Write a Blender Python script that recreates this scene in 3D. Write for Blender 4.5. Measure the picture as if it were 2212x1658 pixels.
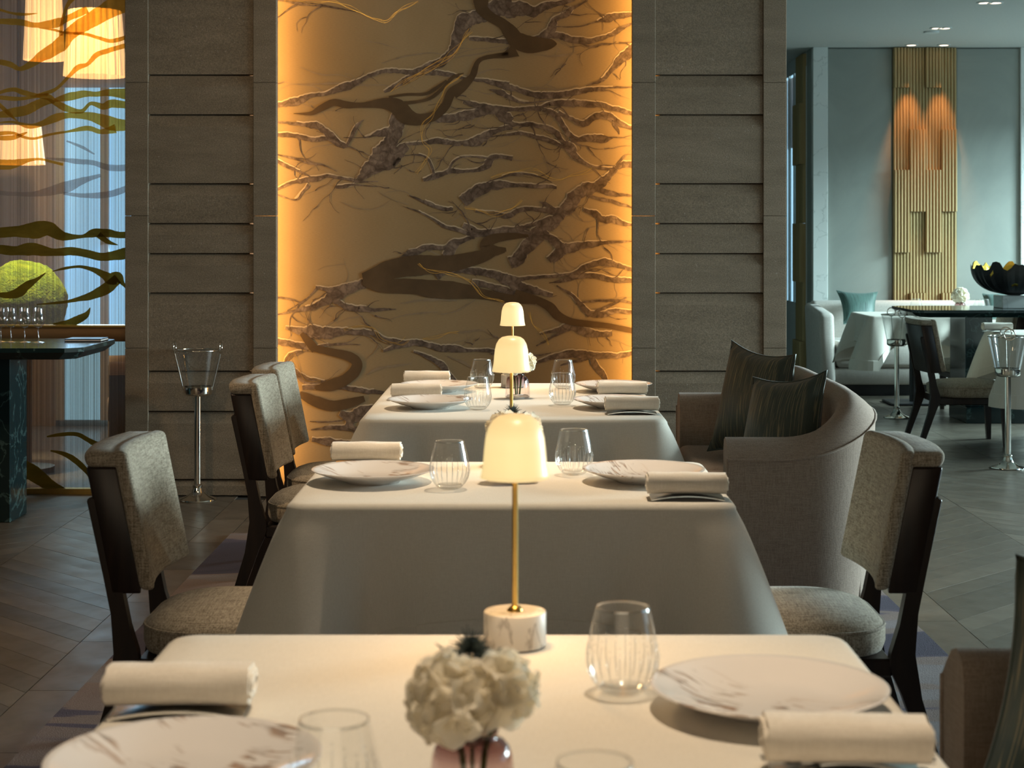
import bpy, bmesh, math, random
from math import pi, sin, cos, radians, sqrt, atan2, exp
from mathutils import Vector, Matrix, noise

# ------------------------------------------------------------------ clean
for o in list(bpy.data.objects):
    bpy.data.objects.remove(o)
SC = bpy.context.scene
COL = SC.collection

# ------------------------------------------------------------------ camera
F = 3600.0           # focal length in pixels of the 2212 px wide frame
VX, VY = 1118.0, 512.0
CZ = 1.37            # eye height
cam = bpy.data.cameras.new('camera')
camo = bpy.data.objects.new('camera', cam)
COL.objects.link(camo)
cam.sensor_width = 36.0
cam.lens = 36.0 * F / 2212.0
cam.shift_x = -(VX - 1106.0) / 2212.0
cam.shift_y = -(829.0 - VY) / 2212.0
cam.clip_start = 0.05
cam.clip_end = 100
camo.location = (0, 0, CZ)
camo.rotation_euler = (pi / 2, 0, 0)
cam.dof.use_dof = True
cam.dof.focus_distance = 6.6
cam.dof.aperture_fstop = 7.5
SC.camera = camo

# ------------------------------------------------------------------ world and exposure
wd = bpy.data.worlds.new('world')
SC.world = wd
wd.use_nodes = True
bg = wd.node_tree.nodes['Background']
bg.inputs[0].default_value = (0.40, 0.66, 0.85, 1)
bg.inputs[1].default_value = 1.5
SC.view_settings.view_transform = 'Standard'
SC.view_settings.look = 'None'
SC.view_settings.exposure = 0.0
SC.view_settings.gamma = 1.0
SC.view_settings.use_curve_mapping = False
cy = SC.cycles
cy.max_bounces = 9
cy.diffuse_bounces = 4
cy.glossy_bounces = 4
cy.transmission_bounces = 8
cy.transparent_max_bounces = 24
cy.caustics_reflective = False
cy.caustics_refractive = False
cy.sample_clamp_indirect = 4.0
cy.use_denoising = True


def aim(o, target):
    d = Vector(target) - o.location
    o.rotation_euler = d.to_track_quat('-Z', 'Y').to_euler()


def area(name, loc, target, sx, sy, power, col, spread=None):
    l = bpy.data.lights.new(name, 'AREA')
    l.shape = 'RECTANGLE'
    l.size = sx
    l.size_y = sy
    l.energy = power
    l.color = col
    if spread is not None:
        l.spread = spread
    o = bpy.data.objects.new(name, l)
    COL.objects.link(o)
    o.location = loc
    aim(o, target)
    return o


def spot(name, loc, target, power, col, angle, blend=0.6, size=0.04):
    l = bpy.data.lights.new(name, 'SPOT')
    l.energy = power
    l.color = col
    l.spot_size = radians(angle)
    l.spot_blend = blend
    l.shadow_soft_size = size
    o = bpy.data.objects.new(name, l)
    COL.objects.link(o)
    o.location = loc
    aim(o, target)
    return o


CEIL = 3.10
COOL = (0.74, 0.95, 0.97)
WARM = (1.0, 0.79, 0.56)
AMBER = (1.0, 0.48, 0.12)
# daylight through the windows of the right hand wall
area('sky_light_far', (9.2, 12.9, 3.7), (3.6, 14.6, 0.6), 3.2, 0.9, 2300, COOL)
area('window_light_far', (6.85, 12.9, 1.6), (3.4, 13.2, 1.0), 3.2, 1.6, 22, COOL)
area('window_light_mid', (6.85, 7.2, 1.55), (-0.9, 5.8, 0.75), 3.2, 1.4, 250, (0.76, 0.97, 1.0), radians(80))
area('window_light_near', (6.85, 4.9, 1.75), (0.6, 8.8, 1.2), 2.0, 2.2, 22, COOL)
# soft warm fill added behind the viewer; no window stands there
area('window_light_rear', (-0.6, -3.8, 1.8), (-0.4, 8.8, 1.2), 6.0, 2.2, 58, (1.0, 0.80, 0.56))
# ceiling downlights over the tables
spot('downlight_near', (0.22, 2.35, CEIL - 0.03), (-0.02, 1.95, 0.74), 165, WARM, 54)
spot('downlight_middle', (0.22, 4.75, CEIL - 0.03), (-0.02, 4.32, 0.74), 205, WARM, 38)
spot('downlight_rear', (0.22, 6.95, CEIL - 0.03), (-0.02, 6.5, 0.74), 205, WARM, 42)
# warm wash from the left part of the hall
spot('downlight_hall', (-2.6, 5.6, CEIL - 0.03), (-2.2, 6.2, 0.0), 170, (1.0, 0.70, 0.42), 110, 0.9, 0.1)
spot('downlight_aisle', (-1.0, 6.9, CEIL - 0.03), (-1.0, 9.0, 1.1), 40, (1.0, 0.72, 0.42), 110, 0.9, 0.1)
# lights grazing the fluted panel of the far wall
spot('downlight_panel', (3.55, 14.99, CEIL - 0.02), (3.55, 15.16, 1.9), 85, (1.0, 0.42, 0.15), 34, 0.7, 0.02)
spot('downlight_panel', (3.84, 14.99, CEIL - 0.02), (3.84, 15.16, 1.9), 85, (1.0, 0.42, 0.15), 34, 0.7, 0.02)
# led strips hidden behind the stone piers
area('led_light_left', (-1.345, 8.90, 1.55), (-1.27, 9.02, 1.55), 0.02, 3.0, 12.5, AMBER)
area('led_light_right', (0.668, 8.90, 1.55), (0.60, 9.02, 1.55), 0.02, 3.0, 12.5, AMBER)


# ------------------------------------------------------------------ helpers
def W(px, py, d):
    """a point at depth d that lies behind photo pixel (px, py)"""
    return Vector(((px - VX) * d / F, d, CZ - (py - VY) * d / F))


def link(o, parent=None):
    COL.objects.link(o)
    if parent is not None:
        o.parent = parent
    return o


def empty(name, loc, label=None, cat=None, group=None, rz=0.0):
    o = bpy.data.objects.new(name, None)
    o.empty_display_size = 0.1
    o.location = loc
    o.rotation_euler = (0, 0, rz)
    link(o)
    tag(o, label, cat, group)
    return o


def tag(o, label=None, cat=None, group=None, kind=None):
    if label:
        o['label'] = label
    if cat:
        o['category'] = cat
    if group:
        o['group'] = group
    if kind:
        o['kind'] = kind
    return o


def mesh_obj(name, bm, mat, parent=None, smooth=False, loc=(0, 0, 0), angle=None):
    me = bpy.data.meshes.new(name)
    bmesh.ops.recalc_face_normals(bm, faces=bm.faces[:])
    if smooth:
        for f in bm.faces:
            f.smooth = True
    if angle:
        for e in bm.edges:
            if len(e.link_faces) == 2 and e.calc_face_angle(0) > radians(angle):
                e.smooth = False
    bm.to_mesh(me)
    bm.free()
    if mat is not None:
        me.materials.append(mat)
    o = bpy.data.objects.new(name, me)
    o.location = loc
    link(o, parent)
    return o


def data_obj(name, verts, faces, mat, parent=None, smooth=False, loc=(0, 0, 0), fixn=False):
    me = bpy.data.meshes.new(name)
    me.from_pydata([tuple(v) for v in verts], [], faces)
    if fixn:
        bm = bmesh.new()
        bm.from_mesh(me)
        bmesh.ops.recalc_face_normals(bm, faces=bm.faces[:])
        bm.to_mesh(me)
        bm.free()
    if smooth:
        for p in me.polygons:
            p.use_smooth = True
    if mat is not None:
        me.materials.append(mat)
    o = bpy.data.objects.new(name, me)
    o.location = loc
    link(o, parent)
    return o


def dup(root, loc=None, rz=None, label=None):
    """copy of a thing, its parts and their sub-parts (mesh data shared)"""
    r = root.copy()
    COL.objects.link(r)
    if loc is not None:
        r.location = loc
    if rz is not None:
        r.rotation_euler = (0, 0, rz)
    if label:
        r['label'] = label

    def rec(src, dst):
        for ch in list(src.children):
            c = ch.copy()
            COL.objects.link(c)
            c.parent = dst
            rec(ch, c)
    rec(root, r)
    return r


def add_box(bm, x0, x1, y0, y1, z0, z1, bev=0.0, seg=2):
    b2 = bmesh.new()
    bmesh.ops.create_cube(b2, size=1.0)
    for v in b2.verts:
        v.co = Vector(((x0 + x1) / 2 + v.co.x * (x1 - x0), (y0 + y1) / 2 + v.co.y * (y1 - y0), (z0 + z1) / 2 + v.co.z * (z1 - z0)))
    if bev > 0:
        bmesh.ops.bevel(b2, geom=b2.edges[:], offset=bev, segments=seg, profile=0.5, affect='EDGES')
    merge(bm, b2)


def merge(bm, b2):
    vm = {}
    for v in b2.verts:
        vm[v] = bm.verts.new(v.co)
    for f in b2.faces:
        try:
            bm.faces.new([vm[v] for v in f.verts])
        except ValueError:
            pass
    b2.free()


def box_obj(name, x0, x1, y0, y1, z0, z1, mat, parent=None, bev=0.0, seg=2, smooth=False):
    bm = bmesh.new()
    add_box(bm, x0, x1, y0, y1, z0, z1, bev, seg)
    return mesh_obj(name, bm, mat, parent, smooth or (bev > 0 and seg > 1), angle=50)


def add_lathe(bm, prof, n=32, cx=0, cyy=0, cz=0, cap=True):
    rings = []
    for (r, z) in prof:
        if r < 1e-6:
            rings.append([bm.verts.new((cx, cyy, cz + z))])
        else:
            rings.append([bm.verts.new((cx + r * cos(2 * pi * i / n), cyy + r * sin(2 * pi * i / n), cz + z)) for i in range(n)])
    for a, b in zip(rings, rings[1:]):
        for i in range(n):
            j = (i + 1) % n
            if len(a) == 1 and len(b) > 1:
                bm.faces.new((a[0], b[j], b[i]))
            elif len(b) == 1 and len(a) > 1:
                bm.faces.new((a[i], a[j], b[0]))
            elif len(a) > 1 and len(b) > 1:
                bm.faces.new((a[i], a[j], b[j], b[i]))
    if cap:
        for rg in (rings[0], rings[-1]):
            if len(rg) > 1:
                try:
                    bm.faces.new(rg)
                except ValueError:
                    pass


def lathe_obj(name, prof, mat, parent=None, n=32, loc=(0, 0, 0), cap=True, angle=45):
    bm = bmesh.new()
    add_lathe(bm, prof, n, cap=cap)
    return mesh_obj(name, bm, mat, parent, True, loc, angle)


def add_tube(bm, pts, r, n=8, closed=False):
    pts = [Vector(p) for p in pts]
    rings = []
    m = len(pts)
    for i, p in enumerate(pts):
        a = pts[(i - 1) % m] if (closed or i > 0) else p
        b = pts[(i + 1) % m] if (closed or i < m - 1) else p
        t = (b - a).normalized()
        up = Vector((0, 0, 1)) if abs(t.z) < 0.9 else Vector((1, 0, 0))
        s = t.cross(up).normalized()
        u = s.cross(t).normalized()
        rr = r[i] if isinstance(r, (list, tuple)) else r
        rings.append([bm.verts.new(p + (s * cos(2 * pi * k / n) + u * sin(2 * pi * k / n)) * rr) for k in range(n)])
    prs = list(zip(rings, rings[1:]))
    if closed:
        prs.append((rings[-1], rings[0]))
    for a, b in prs:
        for k in range(n):
            j = (k + 1) % n
            bm.faces.new((a[k], a[j], b[j], b[k]))
    if not closed:
        bm.faces.new(rings[0])
        bm.faces.new(rings[-1])


def tube_obj(name, pts, r, mat, parent=None, n=8, closed=False):
    bm = bmesh.new()
    add_tube(bm, pts, r, n, closed)
    return mesh_obj(name, bm, mat, parent, True, angle=60)


def add_prism(bm, poly, axis, a0, a1):
    """extrude a 2-D polygon: axis 'y' uses (x, z), axis 'z' uses (x, y), axis 'x' uses (y, z)"""
    def mk(p, a):
        return {'y': (p[0], a, p[1]), 'z': (p[0], p[1], a), 'x': (a, p[0], p[1])}[axis]
    A = [bm.verts.new(mk(p, a0)) for p in poly]
    B = [bm.verts.new(mk(p, a1)) for p in poly]
    n = len(poly)
    bm.faces.new(A)
    bm.faces.new(B)
    for i in range(n):
        j = (i + 1) % n
        bm.faces.new((A[i], A[j], B[j], B[i]))


def rrect(hx, hy, rads, n=8):
    """rounded rectangle outline, counter-clockwise; rads for corners ++, -+, --, +-"""
    out = []
    cs = [(1, 1, 0), (-1, 1, pi / 2), (-1, -1, pi), (1, -1, 3 * pi / 2)]
    for (sx, sy, a0), r in zip(cs, rads):
        for k in range(n + 1):
            a = a0 + (pi / 2) * k / n
            out.append((sx * (hx - r) + r * cos(a), sy * (hy - r) + r * sin(a)))
    return out


# ------------------------------------------------------------------ materials
def new_mat(name):
    m = bpy.data.materials.new(name)
    m.use_nodes = True
    nt = m.node_tree
    return m, nt, nt.nodes, nt.links, nt.nodes['Principled BSDF']


def coords(nt, scale=(1, 1, 1), rot=(0, 0, 0), kind='Object'):
    tc = nt.nodes.new('ShaderNodeTexCoord')
    mp = nt.nodes.new('ShaderNodeMapping')
    mp.inputs['Scale'].default_value = scale
    mp.inputs['Rotation'].default_value = rot
    nt.links.new(tc.outputs[kind], mp.inputs['Vector'])
    return mp.outputs['Vector']


def nz(nt, vec, scale, detail=4, rough=0.55, dist=0.0):
    n = nt.nodes.new('ShaderNodeTexNoise')
    n.inputs['Scale'].default_value = scale
    n.inputs['Detail'].default_value = detail
    n.inputs['Roughness'].default_value = rough
    n.inputs['Distortion'].default_value = dist
    nt.links.new(vec, n.inputs['Vector'])
    return n.outputs['Fac']


def ramp(nt, fac, stops):
    r = nt.nodes.new('ShaderNodeValToRGB')
    el = r.color_ramp.elements
    while len(el) < len(stops):
        el.new(0.5)
    for e, (p, c) in zip(el, stops):
        e.position = p
        e.color = (c[0], c[1], c[2], 1) if not isinstance(c, (int, float)) else (c, c, c, 1)
    nt.links.new(fac, r.inputs['Fac'])
    return r.outputs['Color']


def mixc(nt, fac, a, b, mode='MIX'):
    m = nt.nodes.new('ShaderNodeMix')
    m.data_type = 'RGBA'
    m.blend_type = mode
    for sock, v in ((m.inputs[0], fac), (m.inputs[6], a), (m.inputs[7], b)):
        if isinstance(v, (int, float)):
            sock.default_value = v
        elif isinstance(v, (tuple, list)):
            sock.default_value = (v[0], v[1], v[2], 1)
        else:
            nt.links.new(v, sock)
    return m.outputs[2]


def math_n(nt, op, a, b=0.5):
    m = nt.nodes.new('ShaderNodeMath')
    m.operation = op
    for s, v in ((m.inputs[0], a), (m.inputs[1], b)):
        if isinstance(v, (int, float)):
            s.default_value = v
        else:
            nt.links.new(v, s)
    return m.outputs[0]


def bump(nt, fac, strength, dist, bsdf):
    b = nt.nodes.new('ShaderNodeBump')
    b.inputs['Strength'].default_value = strength
    b.inputs['Distance'].default_value = dist
    nt.links.new(fac, b.inputs['Height'])
    nt.links.new(b.outputs['Normal'], bsdf.inputs['Normal'])


def plain(name, col, rough=0.5, metal=0.0, spec=0.5):
    m, nt, N, L, b = new_mat(name)
    b.inputs['Base Color'].default_value = (*col, 1)
    b.inputs['Roughness'].default_value = rough
    b.inputs['Metallic'].default_value = metal
    b.inputs['Specular IOR Level'].default_value = spec
    v = coords(nt)
    f = nz(nt, v, 60, 3)
    c = mixc(nt, f, tuple(x * 0.9 for x in col), tuple(min(1, x * 1.08) for x in col))
    L.new(c, b.inputs['Base Color'])
    return m


def fabric(name, c0, c1, scale=260, bmp=0.35, slub=1.0, rough=0.9):
    m, nt, N, L, b = new_mat(name)
    k = 0.07
    fa = nz(nt, coords(nt, (scale * k, scale, scale)), 1.0, 2, 0.6)
    fb = nz(nt, coords(nt, (scale, scale * k, scale)), 1.0, 2, 0.6)
    fc = nz(nt, coords(nt, (scale, scale, scale * k)), 1.0, 2, 0.6)
    f = math_n(nt, 'MULTIPLY', math_n(nt, 'ADD', math_n(nt, 'ADD', fa, fb), fc), 0.3333)
    c = ramp(nt, f, [(0.40, c0), (0.58, c1)])
    L.new(c, b.inputs['Base Color'])
    b.inputs['Roughness'].default_value = rough
    b.inputs['Specular IOR Level'].default_value = 0.15
    b.inputs['Sheen Weight'].default_value = 0.15
    bump(nt, f, bmp, 0.003 * slub, b)
    return m


def wood(name, c0, c1, scale=(40, 40, 4), rough=0.35, spec=0.4):
    m, nt, N, L, b = new_mat(name)
    f = nz(nt, coords(nt, scale), 1.0, 5, 0.6, 0.6)
    L.new(ramp(nt, f, [(0.3, c0), (0.7, c1)]), b.inputs['Base Color'])
    b.inputs['Roughness'].default_value = rough
    b.inputs['Specular IOR Level'].default_value = spec
    bump(nt, f, 0.08, 0.002, b)
    return m


def stone(name, c0, c1, grain=180):
    m, nt, N, L, b = new_mat(name)
    v = coords(nt)
    big = nz(nt, coords(nt, (3, 3, 14)), 1.0, 6, 0.65)
    fine = nz(nt, v, grain, 4, 0.7)
    speck = nz(nt, v, grain * 0.45, 2, 0.5)
    c = ramp(nt, big, [(0.3, c0), (0.7, c1)])
    c = mixc(nt, 0.55, c, ramp(nt, fine, [(0.38, (0.35, 0.35, 0.35)), (0.66, (1.35, 1.32, 1.28))]), 'MULTIPLY')
    c = mixc(nt, ramp(nt, speck, [(0.70, 0.0), (0.76, 1.0)]), c, (0.34, 0.30, 0.25))
    L.new(c, b.inputs['Base Color'])
    b.inputs['Roughness'].default_value = 0.75
    b.inputs['Specular IOR Level'].default_value = 0.25
    bump(nt, fine, 0.35, 0.003, b)
    return m


def marble(name, base, vein, scale=6.0, width=0.06, rough=0.15, rot=(0.4, 0.6, 0.3), amount=1.0, sc=(1, 1, 1)):
    m, nt, N, L, b = new_mat(name)
    v = coords(nt, sc, rot)
    warp = nt.nodes.new('ShaderNodeTexNoise')
    warp.inputs['Scale'].default_value = scale * 0.8
    warp.inputs['Detail'].default_value = 6
    L.new(v, warp.inputs['Vector'])
    va = nt.nodes.new('ShaderNodeVectorMath')
    va.operation = 'MULTIPLY_ADD'
    va.inputs[1].default_value = (0.5 / scale * 3, 0.5 / scale * 3, 0.5 / scale * 3)
    L.new(warp.outputs['Color'], va.inputs[0])
    L.new(v, va.inputs[2])
    f = nz(nt, va.outputs[0], scale, 5, 0.5)
    d = math_n(nt, 'ABSOLUTE', math_n(nt, 'SUBTRACT', f, 0.5))
    c = ramp(nt, d, [(0.0, 1.0 * amount), (width, 0.0)])
    cl = nz(nt, v, scale * 0.5, 4)
    c2 = mixc(nt, cl, base, tuple(x * 0.82 for x in base))
    L.new(mixc(nt, c, c2, vein), b.inputs['Base Color'])
    b.inputs['Roughness'].default_value = rough
    return m


def thin_glass(name, tint=(0.97, 0.985, 0.98), edge=0.35, rough=0.01, fmin=0.03, fmax=0.75):
    m, nt, N, L, b = new_mat(name)
    N.remove(b)
    out = N['Material Output']
    tr = N.new('ShaderNodeBsdfTransparent')
    tr.inputs[0].default_value = (*tint, 1)
    gl = N.new('ShaderNodeBsdfGlossy')
    gl.inputs['Roughness'].default_value = rough
    gl.inputs['Color'].default_value = (1, 1, 1, 1)
    lw = N.new('ShaderNodeLayerWeight')
    lw.inputs['Blend'].default_value = edge
    mr = N.new('ShaderNodeMapRange')
    mr.inputs['To Min'].default_value = fmin
    mr.inputs['To Max'].default_value = fmax
    L.new(lw.outputs['Facing'], mr.inputs['Value'])
    pw = math_n(nt, 'POWER', lw.outputs['Facing'], 2.2)
    L.new(pw, mr.inputs['Value'])
    mx = N.new('ShaderNodeMixShader')
    L.new(mr.outputs[0], mx.inputs[0])
    L.new(tr.outputs[0], mx.inputs[1])
    L.new(gl.outputs[0], mx.inputs[2])
    L.new(mx.outputs[0], out.inputs['Surface'])
    return m, nt, tr


def emit_mat(name, col, strength):
    m, nt, N, L, b = new_mat(name)
    b.inputs['Base Color'].default_value = (*col, 1)
    b.inputs['Emission Color'].default_value = (*col, 1)
    b.inputs['Emission Strength'].default_value = strength
    return m


M = {}
M['stone_left'] = stone('pier_stone_warm', (0.205, 0.162, 0.115), (0.275, 0.22, 0.16))
M['stone_right'] = M['stone_left']
M['wood'] = wood('dark_walnut', (0.010, 0.0055, 0.004), (0.028, 0.015, 0.009))
M['chair_fabric'] = fabric('grey_beige_linen', (0.17, 0.138, 0.098), (0.45, 0.385, 0.295))
M['sofa_fabric'] = fabric('taupe_linen', (0.24, 0.185, 0.145), (0.35, 0.275, 0.22), 320, 0.3)
M['sofa_pale'] = fabric('cream_linen', (0.48, 0.44, 0.40), (0.60, 0.56, 0.51), 200, 0.15)
M['cloth'] = fabric('white_tablecloth_linen', (0.70, 0.655, 0.57), (0.77, 0.725, 0.64), 500, 0.06)
M['napkin'] = fabric('cream_napkin_linen', (0.72, 0.66, 0.57), (0.82, 0.76, 0.67), 420, 0.2)
M['brass'] = plain('brushed_brass', (0.85, 0.55, 0.16), 0.28, 1.0)
M['chrome'] = plain('polished_nickel', (0.80, 0.76, 0.68), 0.08, 1.0)
M['silver'] = plain('silver', (0.78, 0.78, 0.76), 0.18, 1.0)
M['black'] = plain('black_leather', (0.012, 0.012, 0.014), 0.4)
M['marble_white'] = marble('white_marble', (0.78, 0.75, 0.70), (0.26, 0.24, 0.22), 20.0, 0.030, 0.42, (0.6, 0.75, 0.2), 0.7, (1.0, 1.0, 0.45))
M['marble_pil'] = marble('pale_marble_wall', (0.78, 0.81, 0.78), (0.36, 0.39, 0.37), 3.0, 0.012, 0.18, (0.3, 0.9, 0.1), 0.5)
M['marble_dark'] = marble('dark_green_marble', (0.008, 0.02, 0.022), (0.09, 0.16, 0.155), 5.0, 0.016, 0.12, (0.3, 0.5, 0.2), 0.45)
M['porcelain'] = plain('white_porcelain', (0.80, 0.78, 0.75), 0.12)
M['ceiling'] = plain('ceiling_plaster', (0.55, 0.57, 0.55), 0.85)
M['hall_ceiling'] = plain('hall_ceiling_plaster', (0.30, 0.27, 0.23), 0.9)
M['hall_wall'] = plain('hall_wall_plaster', (0.16, 0.13, 0.10), 0.9)
M['white_frame'] = plain('pale_window_frame', (0.62, 0.66, 0.66), 0.5)
M['glass'] = thin_glass('clear_glass', (0.985, 0.99, 0.988), fmin=0.045, fmax=0.8)[0]
M['pane'] = thin_glass('window_pane_glass', (0.92, 0.97, 0.98), 0.3, 0.01, 0.02, 0.12)[0]
M['green_stem'] = plain('green_stem', (0.10, 0.16, 0.03), 0.5)


def mat_plaster():
    m, nt, N, L, b = new_mat('grey_green_plaster')
    f = nz(nt, coords(nt), 1.3, 5, 0.6, 0.8)
    L.new(ramp(nt, f, [(0.3, (0.25, 0.27, 0.245)), (0.7, (0.33, 0.35, 0.315))]), b.inputs['Base Color'])
    r = math_n(nt, 'MULTIPLY_ADD', f, 0.3)
    L.new(r, b.inputs['Roughness'])
    b.inputs['Roughness'].default_value = 0.35
    return m


def mat_gold():
    m, nt, N, L, b = new_mat('bronze_gold_flutes')
    f = nz(nt, coords(nt, (30, 30, 2)), 1, 3)
    L.new(ramp(nt, f, [(0.3, (0.34, 0.235, 0.10)), (0.7, (0.43, 0.31, 0.145))]), b.inputs['Base Color'])
    b.inputs['Roughness'].default_value = 0.5
    b.inputs['Metallic'].default_value = 0.25
    return m


def mat_floor(name, c0, c1):
    m, nt, N, L, b = new_mat(name)
    v = coords(nt, (3, 3, 3), (0, 0, 0), 'Object')
    oi = N.new('ShaderNodeObjectInfo')
    f = nz(nt, coords(nt, (5, 5, 5)), 1, 5, 0.6, 1.2)
    c = ramp(nt, f, [(0.28, c0), (0.72, c1)])
    rn = N.new('ShaderNodeMapRange')
    rn.inputs['To Min'].default_value = 0.75
    rn.inputs['To Max'].default_value = 1.22
    L.new(oi.outputs['Random'], rn.inputs['Value'])
    hv = N.new('ShaderNodeHueSaturation')
    L.new(rn.outputs[0], hv.inputs['Value'])
    L.new(c, hv.inputs['Color'])
    L.new(hv.outputs[0], b.inputs['Base Color'])
    rr = ramp(nt, nz(nt, v, 2.0, 3), [(0.3, 0.28), (0.7, 0.42)])
    L.new(rr, b.inputs['Roughness'])
    b.inputs['Specular IOR Level'].default_value = 0.45
    return m


def mat_rug():
    m, nt, N, L, b = new_mat('purple_grey_rug')
    v = coords(nt, (0.55, 1.5, 1), (0, 0, 0.25))
    f = nz(nt, v, 1.6, 3, 0.45, 1.1)
    c = ramp(nt, f, [(0.40, (0.075, 0.07, 0.095)), (0.46, (0.10, 0.09, 0.12)), (0.47, (0.20, 0.16, 0.15)), (0.56, (0.22, 0.175, 0.16)), (0.57, (0.21, 0.19, 0.195)), (0.7, (0.25, 0.23, 0.235))])
    g = nz(nt, coords(nt, (300, 300, 300)), 1, 2)
    c = mixc(nt, 0.5, c, ramp(nt, g, [(0.3, 0.7), (0.7, 1.25)]), 'MULTIPLY')
    L.new(c, b.inputs['Base Color'])
    b.inputs['Roughness'].default_value = 1.0
    b.inputs['Specular IOR Level'].default_value = 0.1
    bump(nt, g, 0.5, 0.004, b)
    return m


def mat_cushion(name, base, line, dens=0.62):
    m, nt, N, L, b = new_mat(name)
    v = coords(nt, (150, 2.6, 1), (0, 0, 0.12), 'UV')
    f = nz(nt, v, 1.0, 1.5, 0.4)
    v2 = coords(nt, (160, 2.0, 1), (0, 0, 0), 'UV')
    f2 = nz(nt, v2, 1.0, 2, 0.5)
    k = ramp(nt, f, [(dens - 0.02, 0.0), (dens + 0.01, 1.0)])
    c = mixc(nt, f2, tuple(x * 0.6 for x in base), tuple(x * 1.4 for x in base))
    L.new(mixc(nt, k, c, line), b.inputs['Base Color'])
    b.inputs['Roughness'].default_value = 0.5
    b.inputs['Sheen Weight'].default_value = 0.2
    bump(nt, f2, 0.2, 0.003, b)
    return m


def mat_plate(seed=0.0):
    m, nt, N, L, b = new_mat('brush_painted_porcelain')
    tc = N.new('ShaderNodeTexCoord')
    mp = N.new('ShaderNodeMapping')
    mp.inputs['Scale'].default_value = (1, 1, 1)
    mp.inputs['Location'].default_value = (seed, seed * 0.7, 0)
    L.new(tc.outputs['Object'], mp.inputs['Vector'])
    st = N.new('ShaderNodeMapping')
    st.inputs['Rotation'].default_value = (0, 0, 0.7)
    st.inputs['Scale'].default_value = (70, 10, 10)
    L.new(mp.outputs[0], st.inputs['Vector'])
    f = nz(nt, st.outputs[0], 1.0, 3, 0.5, 1.4)
    k = ramp(nt, f, [(0.51, 0.0), (0.56, 1.0)])
    reg = nz(nt, mp.outputs[0], 13.0, 1.5, 0.4)
    k2 = ramp(nt, reg, [(0.47, 0.0), (0.55, 1.0)])
    k = math_n(nt, 'MULTIPLY', k, k2)
    sp = N.new('ShaderNodeSeparateXYZ')
    L.new(tc.outputs['Object'], sp.inputs[0])
    side = ramp(nt, math_n(nt, 'ADD', math_n(nt, 'MULTIPLY', sp.outputs['X'], 3.0), 0.5), [(0.48, 1.0), (0.66, 0.0)])
    k = math_n(nt, 'MULTIPLY', k, side)
    k = math_n(nt, 'MULTIPLY', k, 0.95)
    hue = nz(nt, mp.outputs[0], 30, 2)
    ink = ramp(nt, hue, [(0.35, (0.30, 0.27, 0.25)), (0.65, (0.42, 0.28, 0.20))])
    L.new(mixc(nt, k, (0.80, 0.77, 0.75), ink), b.inputs['Base Color'])
    b.inputs['Roughness'].default_value = 0.1
    return m


def mat_shade():
    m, nt, N, L, b = new_mat('glowing_opal_shade')
    tc = N.new('ShaderNodeTexCoord')
    sp = N.new('ShaderNodeSeparateXYZ')
    L.new(tc.outputs['Object'], sp.inputs[0])
    c = ramp(nt, math_n(nt, 'MULTIPLY', sp.outputs['Z'], 10.0), [(0.0, (0.92, 0.68, 0.30)), (0.25, (1.0, 0.76, 0.33)), (0.6, (1.0, 0.77, 0.34)), (0.97, (0.74, 0.46, 0.16))])
    b.inputs['Base Color'].default_value = (0.45, 0.38, 0.28, 1)
    b.inputs['Roughness'].default_value = 0.35
    L.new(c, b.inputs['Emission Color'])
    b.inputs['Emission Strength'].default_value = 0.90
    return m


def mat_vase():
    m, nt, tr = thin_glass('smoky_purple_vase_glass', (0.9, 0.8, 0.8), 0.35, 0.02, 0.04, 0.7)
    N, L = nt.nodes, nt.links
    tc = N.new('ShaderNodeTexCoord')
    sp = N.new('ShaderNodeSeparateXYZ')
    L.new(tc.outputs['Object'], sp.inputs[0])
    c = ramp(nt, math_n(nt, 'MULTIPLY', sp.outputs['Z'], 10.0), [(0.0, (0.93, 0.90, 0.90)), (0.35, (0.94, 0.89, 0.89)), (0.70, (0.66, 0.52, 0.52)), (0.86, (0.28, 0.16, 0.16)), (0.95, (0.22, 0.10, 0.10))])
    L.new(c, tr.inputs[0])
    return m


def mat_mural():
    m, nt, N, L, b = new_mat('mural_silk_ground')
    f = nz(nt, coords(nt), 1.4, 4, 0.5, 0.5)
    g = nz(nt, coords(nt, (60, 1, 400)), 1, 2)
    c = ramp(nt, f, [(0.3, (0.275, 0.205, 0.11)), (0.7, (0.32, 0.25, 0.15))])
    c = mixc(nt, 0.35, c, ramp(nt, g, [(0.3, 0.8), (0.7, 1.15)]), 'MULTIPLY')
    L.new(c, b.inputs['Base Color'])
    b.inputs['Roughness'].default_value = 0.6
    b.inputs['Specular IOR Level'].default_value = 0.2
    return m


def mat_bark():
    m, nt, N, L, b = new_mat('mural_bark_ink')
    v = coords(nt)
    f = nz(nt, v, 16, 6, 0.65, 0.8)
    vo = N.new('ShaderNodeTexVoronoi')
    vo.inputs['Scale'].default_value = 24
    vo.feature = 'DISTANCE_TO_EDGE'
    L.new(v, vo.inputs['Vector'])
    k = ramp(nt, vo.outputs['Distance'], [(0.02, 0.35), (0.14, 1.0)])
    c = ramp(nt, f, [(0.32, (0.07, 0.052, 0.042)), (0.5, (0.14, 0.11, 0.09)), (0.7, (0.27, 0.22, 0.185))])
    c = mixc(nt, 0.38, c, k, 'MULTIPLY')
    L.new(c, b.inputs['Base Color'])
    b.inputs['Roughness'].default_value = 0.7
    b.inputs['Specular IOR Level'].default_value = 0.15
    return m


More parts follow.
